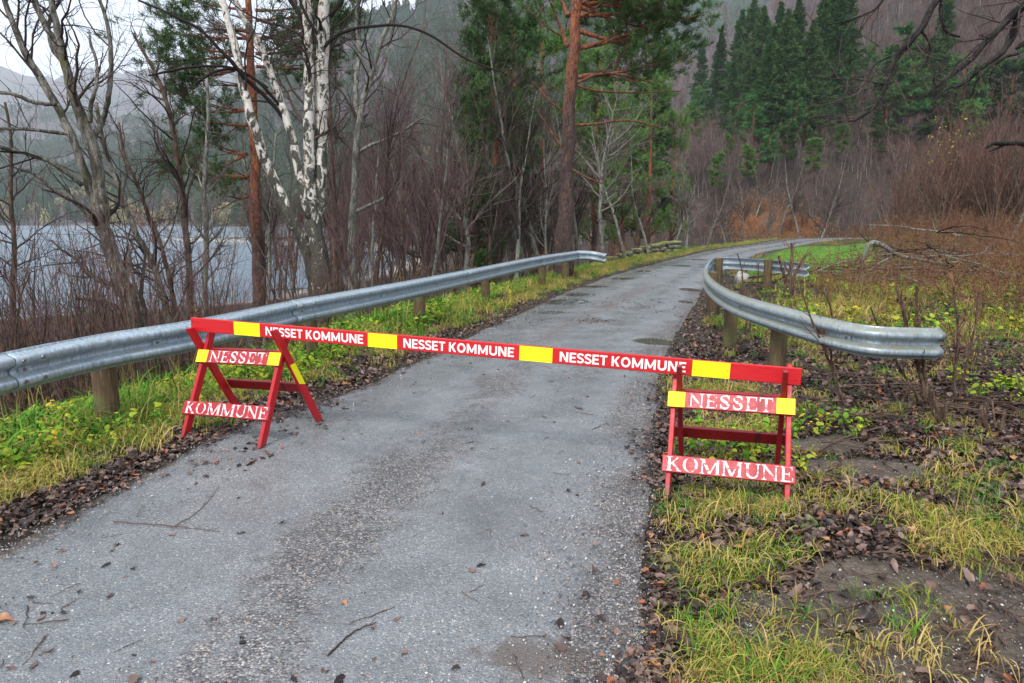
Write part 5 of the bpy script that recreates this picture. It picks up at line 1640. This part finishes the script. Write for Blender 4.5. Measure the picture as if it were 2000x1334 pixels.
# --- broad leaved herbs
herbs = [herb_src(360 + i, M['herb'], 10, .17, .06) for i in range(4)] + [herb_src(366 + i, M['herb_yellow'], 8, .2, .055) for i in range(2)]
rng = RS(52)
x, y = fan(70000, 1.6, 34, rng, 1.1)
dl, dr = d_left(x, y), d_right(x, y)
nz = fbm(x, y, .8, 3, 91); nz2 = fbm(x, y, 2.5, 3, 92)
a_ = sstep(.5, 1.1, dl) * sstep(5, 3, dl) * sstep(.40, .55, nz) * .8 * sstep(18, 9, y)
b_ = sstep(.7, 2, dr) * sstep(8, 10, y) * (.3 + .7 * sstep(.4, .58, nz)) * (1 - .85 * sstep(16, 24, y)) * sstep(10, 4, dr * .55) * .62 * (.25 + .75 * sstep(.45, .6, fbm(x, y, .9, 3, 93)))
c_ = sstep(.1, .4, dr) * sstep(9, 7, y) * sstep(.60, .72, nz) * .35 * (1 - mud_mask(x, y))
keep = rng.rand(len(x)) < np.clip(np.maximum(np.maximum(a_, b_), c_), 0, 1) * .42
x, y, dr = x[keep], y[keep], dr[keep]
P, Rt = finish(x, y, rng, .2)
idx = np.where(rng.rand(len(x)) < .24, rng.randint(4, 6, len(x)), rng.randint(0, 4, len(x)))
scatter('herbs', P, Rt, rng.uniform(.45, 1.25, len(x)) * np.where(y > 9, 1.15, .8), idx, herbs, 'leafy green and yellow herbs on the verges and meadow')

# --- dead weeds
weeds = [weed_src(380 + i, M['weed'], .9 + .15 * i) for i in range(5)]
rng = RS(53)
x, y = fan(52000, 6, 50, rng, .85, .75, amin=.05)
dl, dr = d_left(x, y), d_right(x, y)
nz = fbm(x, y, 2.2, 3, 95)
a_ = sstep(4.6, 8, dr + (nz - .5) * 3) * sstep(11, 20, y)
b_ = sstep(1.2, 3, dr) * sstep(8, 10, y) * (.55 + .45 * sstep(8, 20, y) * sstep(3, 7, dr)) * sstep(.36, .55, nz) * np.where((dr < 4.6) & (y > 19), 0, 1)
c_ = sstep(1.2, 4, dr) * sstep(36, 42, y)
keep = rng.rand(len(x)) < np.clip(np.maximum(np.maximum(a_, b_), c_), 0, 1) * .27
x, y = x[keep], y[keep]
xb = rng.uniform(-3.5, 9, 900); yb2 = rng.uniform(6, 36, 900); kk = (d_left(xb, yb2) > 1.3) & (d_left(xb, yb2) < 5)
x = np.r_[x, xb[kk]]; y = np.r_[y, yb2[kk]]
P, Rt = finish(x, y, rng, .16)
scatter('dead_weeds', P, Rt, rng.uniform(.5, 1.15, len(x)) * np.where(y < 14, .62, np.where(y < 26, .8, 1)), rng.randint(0, 5, len(x)), weeds, 'dead red brown weed stalks standing over the meadow')

# --- rusty bracken on the slope
br = [weed_src(390 + i, M['bracken'], .9, 60, .07) for i in range(3)]
rng = RS(54)
x = rng.normal(hp[0], 2.9, 2600); y = rng.normal(hp[1], 3.6, 2600)
df_ = side_dist(FOOT, x, y); kk = (df_ > -3) & (fbm(x, y, 3, 4, 43) > .38) & (np.maximum(d_left(x, y), d_right(x, y)) > 1)
x, y = x[kk], y[kk]; P, Rt = finish(x, y, rng, .5)
scatter('bracken', P, Rt, rng.uniform(.35, .85, len(x)), rng.randint(0, 3, len(x)), br, 'rusty orange bracken covering the foot of the slope')

# --- gravel and sticks on the road
stones = [stone_src(400 + i, M['stone']) for i in range(5)]
rng = RS(55)
x, y = fan(420000, 1.6, 18, rng, .95)
dl, dr = d_left(x, y), d_right(x, y)
wd_ = np.maximum(-dl - dr, .1); u_ = np.clip(-dl / wd_, -.3, 1.3)
inside = (dl < .15) & (dr < .55)
nz = fbm(x, y, .7, 3, 97)
pr = np.exp(-((u_ - .44 - .05 * np.sin(y * .5) - .02) / .10) ** 2) * .75 + sstep(.78, .98, u_ + (nz - .5) * .2) * .8 + sstep(.12, .0, u_) * .5 + .07
mudg = mud_mask(x, y)
pr = pr * sstep(.6, .1, dr)
pr = np.maximum(pr, .35 * sstep(.5, .7, fbm(x, y, 1.6, 3, 28)) * sstep(.45, .8, u_))
keep = (inside & (rng.rand(len(x)) < np.clip(pr, 0, 1) * .62)) | ((mudg > .4) & (rng.rand(len(x)) < .10))
x, y = x[keep], y[keep]
P, Rt = finish(x, y, rng, .5); P[:, 2] += .012
scatter('gravel', P, Rt, .0045 + .012 * rng.rand(len(x)) ** 3.5, rng.randint(0, 5, len(x)), stones, 'loose gravel along the middle and edges of the road')
sticks = [stick_src(420 + i, M['stick'], .12 + .09 * i, .0022 + .0011 * i, i) for i in range(5)]
rng = RS(56)
x, y = fan(6000, 1.7, 14, rng, .95)
dl, dr = d_left(x, y), d_right(x, y)
pr = np.where(dr > .1, .36, np.where(dl > 0, .12, .045)) * np.where((dr > .5) & (y > 5), 1.6, 1)
keep = rng.rand(len(x)) < pr; x, y, dr = x[keep], y[keep], dr[keep]
P, Rt = finish(x, y, rng, .07); P[:, 2] += .012
ix = np.where(dr > 0, rng.randint(0, 5, len(x)), rng.randint(0, 2, len(x)))
scatter('fallen_sticks', P, Rt, rng.uniform(.6, 1.3, len(x)) * np.where((dr > .5) & (y > 5), 1.5, .8), ix, sticks, 'small dark sticks lying on the road and litter')

# --- the bare woods of the hillsides
def hill_tree_src(seed, H, crown, trunk, nb, rt, name='hill_tree'):
    rng = RS(seed); b = MB(); n = 10
    d = np.array([rng.randn() * .1, rng.randn() * .1, 1.0]); P = [np.array([0, 0, -.3])]
    for j in range(n - 1): P.append(P[-1] + d / np.linalg.norm(d) * (H + .3) / (n - 1)); d = d + rng.randn(3) * .09
    P = np.array(P)[None]; R = np.linspace(rt, .015, n)[None]
    b.mi = 0; tubes(b, P, R, 5, tint=[rng.rand()])
    b.mi = 1
    P, R = grow(P, R, nb[0], rng, t=(.25, 1), L=(.22 * H, .45 * H), ang=(22, 50), npt=6, wig=.13, up=.13, rmin=.02, rr=.5)
    tubes(b, P, R, 3, tint=rng.rand(len(P)) * .4)
    P, R = grow(P, R, nb[1], rng, t=(.1, 1), L=(.1 * H, .24 * H), ang=(20, 55), npt=4, wig=.18, up=.08, rmin=.014, rr=.6)
    tubes(b, P, R, 3, tint=rng.rand(len(P)) * .4)
    P, R = grow(P, R, nb[2], rng, t=(.1, 1), L=(.05 * H, .12 * H), ang=(20, 55), npt=3, wig=.2, up=.05, rmin=.011, rr=.6)
    tubes(b, P, R, 3, tint=rng.rand(len(P)) * .4)
    return src(b, name, [trunk, crown])
HT = [hill_tree_src(500 + i, 8, M['twig_hill'], M['trunk_hill'], (16, 90, 200), .07) for i in range(5)]
rng = RS(57)
def hill_points(n, y0, y1, a0, a1, rng, power=1.0):
    y = y0 * (y1 / y0) ** (rng.rand(n) ** power); x = y * rng.uniform(a0, a1, n)
    return x, y
x, y = hill_points(15000, 62, 420, -.3, .95, rng)
df_ = side_dist(FOOT, x, y)
opn = np.exp(-(((x - hp[0]) / 6) ** 2 + ((y - hp[1]) / 9) ** 2))
zz_ = height(x, y); dep_ = y * _c - (zz_ - CAM_H) * _s
sx_ = 1000 + FPX * x / dep_; sy_ = 667 - FPX * (y * _s + (zz_ - CAM_H) * _c) / dep_
glade = ((sx_ > 1340) & (sx_ < 1670) & (sy_ > 200) & (sy_ < 345)) | ((sx_ > 1680) & (sy_ > 190) & (sy_ < 400))
kk = (df_ > 1) & (rng.rand(len(x)) > opn * 1.25) & (fbm(x, y, 9, 4, 41) < .70) & ((y > 95) | (rng.rand(len(x)) < .6))
x, y, df_, glade = x[kk], y[kk], df_[kk], glade[kk]; P, Rt = finish(x, y, rng, .05)
scatter('hillside_wood', P, Rt, rng.uniform(.45, .95, len(x)) * np.where(y < 95, .52, 1) * np.where(glade & (rng.rand(len(x)) > .12), .5, 1), rng.randint(0, 5, len(x)), HT, 'leafless purple brown wood covering the hillside')
# woods across the lake: leafless, with darker firs and some pale crowns
FT = [hill_tree_src(520 + i, 11, M['twig_hill'], M['trunk_hill'], (12, 50, 0 + 60), .1, 'far_tree') for i in range(3)]
def fir_src(seed, mat, H=15, Rb=2.6, name='far_fir'):
    rng = RS(seed); b = MB()
    n = 130; t = .08 + .92 * rng.rand(n); a = rng.rand(n) * 2 * pi; L = Rb * (1 - t) ** .85 + .2
    C = np.stack([np.cos(a) * L * .6, np.sin(a) * L * .6, t * H], 1); D = np.stack([np.cos(a), np.sin(a), -.2 + 0 * a], 1)
    needles(b, C, D, 3, 1.3, .8, rng, -.1)
    return src(b, name, mat)
FT += [fir_src(530, M['needle_dark']), fir_src(531, M['needle_mid'], 13, 3.0)]
m_y = flat_mat('late yellow crowns', (.30, .28, .12), (.42, .38, .18))
FT += [fir_src(532, m_y, 9, 3.4, 'far_yellow')]
rng = RS(58)
x, y = hill_points(42000, 300, 1900, -1.05, .12, rng)
df_ = side_dist(FOOT, x, y); kk = df_ > 2; x, y, df_ = x[kk], y[kk], df_[kk]
nf = fbm(x, y, 60, 4, 51); ng_ = fbm(x, y, 30, 3, 61); u = rng.rand(len(x))
idx = np.where(u < .15 + 1.6 * sstep(.5, .62, nf), rng.randint(3, 5, len(x)), rng.randint(0, 3, len(x)))
idx = np.where((u < .8) & (ng_ > .6) & (df_ < 110), 5, idx)
P, Rt = finish(x, y, rng, .04)
scatter('lakeside_wood', P, Rt, rng.uniform(.7, 1.3, len(x)), idx, FT, 'misty wood on the mountainside across the lake')

# rocky spit and shore stones
rng = RS(59)
rocks = []
for i in range(4):
    s0 = stone_src(600 + i, M['boulder']); s0.name = 'shore_rock'; rocks.append(s0)
n = 2600; k_ = rng.randint(6, 13, n); f_ = rng.rand(n)
x = SHORE[k_, 0] * (1 - f_) + SHORE[np.minimum(k_ + 1, 18), 0] * f_ + rng.randn(n) * 1.3
y = SHORE[k_, 1] * (1 - f_) + SHORE[np.minimum(k_ + 1, 18), 1] * f_ + rng.randn(n) * 1.3
x = x[(y > 20) & (y < 175)]; y = y[(y > 20) & (y < 175)]
P, Rt = finish(x, y, rng, .6); P[:, 2] = np.maximum(P[:, 2], WATER_Z - .05)
scatter('shore_rocks', P, Rt, np.where(y > 90, 1.0, .25) * rng.uniform(.4, 1.5, len(x)), rng.randint(0, 4, len(x)), rocks, 'grey rocks lining the lake shore and the spit')

# ------------------------------------------------------------------ single things on the ground
def blob_rock(name, c, size, mat, seed, label, cat):
    import bmesh
    rng = RS(seed); bm = bmesh.new(); bmesh.ops.create_icosphere(bm, subdivisions=3, radius=.5)
    for v in bm.verts:
        p_ = np.array(v.co)
        v.co = Vector(p_ * size * (1 + .35 * (vnoise(p_[0] * 3 + 5, p_[1] * 3 + p_[2] * 4, 1, seed) - .5)))
    me = bpy.data.meshes.new(name); bm.to_mesh(me); bm.free(); me.materials.append(mat)
    for p_ in me.polygons: p_.use_smooth = True
    o = bpy.data.objects.new(name, me); COL.objects.link(o); o.location = c
    if label: tag(o, label, cat)
    return o
g = G(1448, 556); blob_rock('boulder', (g[0], g[1], h1(g[0], g[1]) + .1), np.array([.36, .3, .36]), M['boulder'], 5, 'pale grey boulder in the herbs inside the loop of the curved guardrail', 'rock')

# mossy dry stone wall left of the road
wall = MB(); rng = RS(70)
wa, wb_ = np.array([3.3, 31.5]), np.array([8.1, 34.6])
import bmesh
def wall_obj():
    bmw = bmesh.new()
    L = np.linalg.norm(wb_ - wa); dirw = (wb_ - wa) / L
    for row in range(3):
        s_ = rng.rand() * .2
        while s_ < L:
            w_ = rng.uniform(.3, .65); h_ = rng.uniform(.17, .24)
            c2 = wa + dirw * (s_ + w_ / 2)
            zc = h1(wa[0], wa[1]) * 0 + h1(*c2) + .08 + row * .19
            ret = bmesh.ops.create_icosphere(bmw, subdivisions=2, radius=.5)
            an = math.atan2(dirw[1], dirw[0]) + rng.randn() * .1
            for v in ret['verts']:
                q_ = np.array(v.co); q_ = np.sign(q_) * np.abs(q_ * 2) ** .62 / 2
                q_ = q_ * [w_ * 1.05, .5, h_ * 1.05] + rng.randn(3) * .008
                v.co = Vector((c2[0] + q_[0] * cos(an) - q_[1] * sin(an), c2[1] + q_[0] * sin(an) + q_[1] * cos(an), zc + q_[2]))
            s_ += w_ * rng.uniform(.95, 1.1)
    me = bpy.data.meshes.new('stone_wall'); bmw.to_mesh(me); bmw.free(); me.materials.append(M['wall_stone'])
    o = bpy.data.objects.new('stone_wall', me); COL.objects.link(o)
    tag(o, 'low mossy dry stone wall beside the left edge of the road', 'wall')
wall_obj()

# heap of cut branches on the meadow
def branch_heap():
    rng = RS(71)
    g = G(1785, 566); g[2] = h1(g[0], g[1])
    root = empty('brush_heap', tuple(g)); tag(root, 'heap of grey cut branches lying in the meadow behind the curved guardrail', 'brush heap')
    n = 46
    def sticks_(n, L, r0, mat, nm, sp):
        b = MB()
        c0 = rng.randn(n, 3) * [sp, .6, 0] + [0, 0, .1]
        c0[:, 2] = np.abs(rng.randn(n)) * .5 * np.exp(-(c0[:, 0] / 1.6) ** 2) + .25
        a = rng.uniform(-.7, .7, n) + (rng.rand(n) < .3) * 1.2; el = rng.uniform(-.05, .32, n)
        d = np.stack([np.cos(a) * np.cos(el), np.sin(a) * np.cos(el) * .7, np.sin(el)], 1) * rng.choice([-1, 1], (n, 1)) ; d[:, 2] = np.abs(d[:, 2])
        P = np.empty((n, 8, 3)); P[:, 0] = c0 - d * L * .3; P[:, 0, 2] = np.maximum(P[:, 0, 2], .03)
        for j in range(1, 8):
            d = d + rng.randn(n, 3) * .12 + [0, 0, -.05]; d /= np.linalg.norm(d, axis=1, keepdims=True)
            P[:, j] = P[:, j - 1] + d * L / 7 * rng.uniform(.7, 1.1)
        P[:, :, 2] = np.maximum(P[:, :, 2], .03)
        R = r0 * rng.uniform(.5, 1, (n, 1)) * np.linspace(1, .35, 8)[None]
        tubes(b, P, R, 6)
        P2, R2 = grow(P, R, n * 7, rng, t=(.2, 1), L=(.25, .8), ang=(25, 60), npt=5, wig=.16, up=.02, rmin=.0035)
        tubes(b, P2, R2, 3)
        P3, R3 = grow(P2, R2, n * 9, rng, t=(.2, 1), L=(.1, .35), ang=(25, 60), npt=4, wig=.16, up=.0, rmin=.0028)
        tubes(b, P3, R3, 3)
        b.build(nm, mat, root, smooth=True)
    sticks_(20, 2.4, .030, M['grey_bark'], 'pale_branches', 1.3)
    sticks_(34, 2.2, .022, M['twig_dark'], 'dark_branches', 1.5)
    # the arched bare branch that stands out of the heap
    arch = [(1683, 572, 5), (1682, 530, 5), (1688, 500, 5), (1697, 472, 5), (1712, 474, 5), (1730, 482, 4.5), (1752, 500, 4), (1800, 508, 3.5), (1850, 518, 2.5)]
    b = MB(); P, R = px_limb(arch, g[1] - .3, 26)
    tubes(b, P - g, R, 8, cap=True)
    for l_ in ([(1686, 540, 3), (1715, 515, 3), (1745, 500, 2)], [(1740, 492, 3), (1738, 520, 2.5), (1742, 545, 2)], [(1690, 552, 3), (1730, 545, 3), (1790, 552, 3), (1840, 556, 2)]):
        P, R = px_limb(l_, g[1] - .3, 12); tubes(b, P - g, R, 6)
    b.build('bare_branch', M['grey_bark'], root, smooth=True)
branch_heap()

# young shrubs in front of the curved guardrail
def front_shrub(pts_list, Y, label, seed, tw=(26, 60)):
    rng = RS(seed)
    LB_ = [px_limb(l, Y, 16, rng=rng) for l in pts_list]
    base = LB_[0][0][0].copy(); base[2] = h1(base[0], base[1])
    root = empty('young_shrub', tuple(base)); tag(root, label, 'shrub')
    b = MB()
    for P, R in LB_:
        P[0, 2] = min(P[0, 2], h1(P[0, 0], P[0, 1]) - .03)
        tubes(b, P - base, R, 7)
    b.build('stems', M['brown_bark'], root, smooth=True)
    P, R = group_levels(LB_)
    b = MB()
    P, R = grow(P, R, tw[0], rng, t=(.25, 1), L=(.12, .45), ang=(20, 45), npt=5, wig=.12, up=.1, rmin=.002)
    tubes(b, P, R, 4, tint=rng.rand(len(P)))
    P2, R2 = grow(P, R, tw[1], rng, t=(.2, 1), L=(.05, .16), ang=(20, 50), npt=4, wig=.15, up=.05, rmin=.0014)
    tubes(b, P2, R2, 3, tint=rng.rand(len(P2)))
    b.build('twigs', M['twig_red'], root)
    b = MB(); C = P2[:, -1]; kk = rng.rand(len(C)) < .25
    needles(b, C[kk], rng.randn(kk.sum(), 3) * .3 + [0, 0, -1], 1, .05, .03, rng, -.4)
    if kk.sum(): b.build('withered_leaves', M['weed'], root)
    for lb_ in root.children:
        me = lb_.data; co = np.empty(len(me.vertices) * 3, np.float32); me.vertices.foreach_get('co', co)
        if lb_.name.startswith(('twigs', 'withered')):
            me.vertices.foreach_set('co', (co.reshape(-1, 3) - base).astype(np.float32).ravel()); me.update()
    return root
front_shrub([[(1812, 800, 4), (1800, 740, 4), (1785, 690, 4), (1770, 640, 3.5), (1765, 600, 3.5), (1750, 560, 3)],
             [(1815, 805, 4), (1806, 720, 3.5), (1788, 640, 3), (1792, 560, 2.6)],
             [(1810, 800, 3), (1770, 740, 2.6), (1740, 690, 2.2), (1715, 640, 2), (1700, 600, 1.4)]], 5.6, 'forked bare shrub with thick stems before the free end of the curved guardrail', 81)
front_shrub([[(1655, 795, 2.6), (1628, 740, 2.6), (1622, 690, 2.2), (1628, 640, 2), (1622, 590, 1.6), (1600, 560, 1.2)],
             [(1650, 790, 2), (1624, 720, 2), (1600, 660, 1.8), (1575, 600, 1.5), (1560, 540, 1)]], 5.9, 'thin reddish shrub before the post of the curved guardrail', 82)
front_shrub([[(1868, 800, 3), (1862, 740, 2.8), (1874, 660, 2.4), (1866, 600, 2), (1862, 560, 1.6)],
             [(1870, 800, 2.4), (1885, 720, 2), (1905, 640, 1.8), (1912, 570, 1.4)]], 5.7, 'upright bare shrub just right of the guardrail end', 83)
front_shrub([[(1545, 545, 3), (1543, 520, 2.6), (1548, 495, 2.4), (1545, 475, 2)], [(1548, 545, 2.5), (1562, 520, 2), (1570, 500, 1.6)], [(1536, 548, 2.5), (1524, 520, 2), (1520, 500, 1.5)]], 12.2, 'dark withered shrub against the far leg of the curved guardrail', 84, (30, 90))
front_shrub([[(1460, 610, 1.8), (1452, 560, 1.6), (1448, 520, 1.3), (1440, 495, 1)], [(1466, 610, 1.6), (1480, 560, 1.3), (1482, 520, 1)]], 9.0, 'small thin shrub inside the loop of the curved guardrail', 85, (16, 40))
# cut stubs
def stub_clump(px, py, label, seed, n=5):
    rng = RS(seed); g = G(px, py); g[2] = h1(g[0], g[1])
    root = empty('cut_shrub', tuple(g)); tag(root, label, 'shrub stump', 'cut shrub stumps in the litter')
    for i in range(n):
        d = np.array([rng.randn() * .25, rng.randn() * .25, 1]); h_ = rng.uniform(.14, .34); p0 = np.array([rng.randn() * .07, rng.randn() * .05, -.03])
        b = MB(); tubes(b, np.array([p0, p0 + d * h_ * .5, p0 + d * h_]), np.array([.014, .012, .011]) * rng.uniform(.6, 1.3), 7, cap=True)
        b.build('stem', M['brown_bark'], root)
stub_clump(1835, 830, 'cluster of cut dark stems nearest the guardrail end', 91, 6)
stub_clump(1925, 850, 'cluster of cut dark stems nearest the right edge of the picture', 92, 6)
stub_clump(1760, 800, 'small cluster of cut stems behind the other stumps', 93, 4)

# notable pieces lying on the road
def ground_twig(pts, label, r, seed, nb=8, cat='twig', name='fallen_twig', mat='stick'):
    rng = RS(seed)
    L = np.array([[*G(px, py)[:2], 0.0] for px, py in pts]); P = smooth_line(L, 20, 2)
    P[:, 2] = height(P[:, 0], P[:, 1]) + .012 + r + .006 * np.abs(np.sin(np.arange(20) * .9))
    base = P[0].copy(); b = MB(); R = np.linspace(r, r * .45, 20)
    tubes(b, P - base, R, 7, cap=True)
    if nb:
        P2, R2 = grow(P[None] - base, R[None], nb, rng, t=(.3, .95), L=(.04, .16), ang=(25, 50), npt=5, wig=.12, up=0, rmin=.0012, flat=.8)
        P2[:, :, 2] = np.clip(P2[:, :, 2], P2[:, :1, 2] - .004, P2[:, :1, 2] + .03)
        tubes(b, P2, R2, 4)
    o = b.build(name, M[mat], None, smooth=True, loc=tuple(base)); tag(o, label, cat)
ground_twig([(222, 1026), (260, 1030), (320, 1033), (380, 1040), (430, 1046)], 'long thin forked twig lying on the wet road, bottom left', .0035, 1, 7)
ground_twig([(345, 1032), (375, 1018), (402, 995), (430, 960)], 'short branch of twig with moss pointing to the left trestle', .0025, 2, 6)
ground_twig([(640, 1290), (690, 1240), (735, 1225)], 'dark crooked stick on the gravel at the bottom of the road', .004, 3, 3)
ground_twig([(120, 1196), (135, 1188), (154, 1175)], 'short thin stick on the road at the bottom left', .0025, 4, 1)
ground_twig([(1500, 765), (1620, 790), (1690, 765)], 'stick lying behind the right trestle', .008, 5, 6)
ground_twig([(1560, 905), (1640, 862), (1730, 850), (1790, 800)], 'long stick in the litter right of the right trestle', .009, 6, 6)
ground_twig([(1920, 880), (1985, 870), (2040, 880)], 'stout broken stick at the right edge of the picture', .016, 7, 3)
g = G(10, 1218)
lo = leaf_src(611, M['leaf_orange'], .075, .045); lo.name = 'brown_leaf'; COL.objects.link(lo); lo.location = (g[0], g[1], h1(g[0], g[1]) + .012); tag(lo, 'single large brown leaf on the road at the left edge', 'leaf')

# tree standing out of frame whose wet branches hang into the top right corner
hero_tree('overhanging_tree', 'tree at the right whose dark wet branches hang into the top right corner', [
    [(2700, 1000, 46), (2680, 500, 42), (2665, 100, 38), (2640, -500, 30)],
    [(2655, -260, 20, .1), (2400, -200, 16, .1), (2200, -90, 12, .1), (2060, -20, 9), (2000, 4, 8), (1985, 20, 8), (1955, 55, 6.5), (1935, 66, 6), (1915, 98, 5.5), (1888, 125, 5), (1850, 150, 4), (1815, 180, 3), (1805, 190, 2)],
    [(1985, 22, 7), (1985, 50, 6.5), (1975, 80, 6), (1955, 105, 5), (1920, 130, 4.6), (1895, 150, 4.2), (1875, 170, 4), (1850, 168, 3), (1832, 190, 2.6), (1820, 205, 2)],
    [(2400, -200, 12, .1), (2200, -110, 11), (2050, -70, 9), (1900, -50, 8), (1840, -20, 7), (1822, 5, 6.5), (1812, 30, 6), (1798, 60, 6), (1780, 80, 5.5), (1750, 102, 5), (1738, 130, 4.5), (1733, 165, 4), (1715, 200, 3.4), (1690, 228, 3), (1665, 238, 2.4), (1634, 237, 1.6)],
    [(1840, -20, 4), (1836, 20, 3.6), (1842, 50, 3), (1850, 66, 3), (1874, 72, 2)],
    [(2080, 120, 9), (2030, 90, 8), (2000, 82, 6.5), (1985, 96, 3)],
    [(1735, 165, 2.2), (1700, 160, 1.8), (1665, 152, 1.4), (1625, 155, 1)],
    [(1800, 62, 2.6), (1818, 85, 2.3), (1815, 110, 2), (1800, 135, 1.5)],
    [(1740, 110, 2.4), (1715, 120, 2), (1700, 135, 1.6), (1688, 165, 1.3), (1670, 180, 1)],
    [(1990, 105, 3), (1955, 112, 3), (1920, 145, 2.4), (1902, 165, 1.6), (1900, 185, 1.2)],
    [(1745, -40, 3.5), (1720, 8, 2.6), (1705, 22, 2.2), (1660, 40, 1.8), (1620, 48, 1.2)],
], 3.6, M['dark_branch'], M['twig_dark'], 95, [dict(n=120, t=(.3, 1), L=(.12, .5), ang=(25, 65), npt=8, wig=.28, up=-.04, rr=.25, rmin=.0022),
      dict(n=420, t=(.15, 1), L=(.05, .2), ang=(25, 65), npt=5, wig=.3, up=-.03, rr=.6, rmin=.0015)], sides=10, ground=True, sel=[1, 2, 3, 4, 6, 7, 8, 9, 10])
hero_tree('broken_branch_tree', 'tree beyond the right edge with one broken reddish branch sticking into the picture', [
    [(2330, 1000, 32), (2325, 600, 29), (2315, 280, 26), (2305, -200, 20)],
    [(2316, 310, 9), (2200, 292, 8), (2120, 288, 7), (2050, 284, 6), (2000, 281, 5), (1960, 281, 4.6), (1932, 280, 4), (1924, 290, 1.6)],
    [(1960, 284, 2.5), (1942, 292, 2), (1932, 296, 1)],
], 4.2, M['dark_branch'], M['twig_red'], 96, [dict(n=16, t=(.3, 1), L=(.03, .08), ang=(25, 60), npt=4, wig=.2, up=0, rmin=.0012)], sides=8, sel=[1])

# ------------------------------------------------------------------ haze over the valley
hz = MB(); hz.box((-1400, 2120, 345), (5900, 4480, 720))
m = bpy.data.materials.new('valley haze'); m.use_nodes = True
nt = m.node_tree; nt.nodes.clear()
o_ = nt.nodes.new('ShaderNodeOutputMaterial'); v_ = nt.nodes.new('ShaderNodeVolumePrincipled')
v_.inputs['Color'].default_value = (.93, .96, 1.0, 1); v_.inputs['Density'].default_value = HAZE; v_.inputs['Anisotropy'].default_value = .1
nt.links.new(v_.outputs[0], o_.inputs['Volume'])
haze = hz.build('haze', m); tag(haze, 'pale mist filling the valley', kind='stuff')
zmin, zmax = float(Z.min()), float(Z.max())
print('GROUND', zmin, zmax, 'leaves', n_leaves)
haze.location.z = (zmin - 1) - (345 - 360)
haze.scale.z = (zmax + 25 - (zmin - 1)) / 720
haze.location.z = (zmin - 1) - (345 - 360) * haze.scale.z
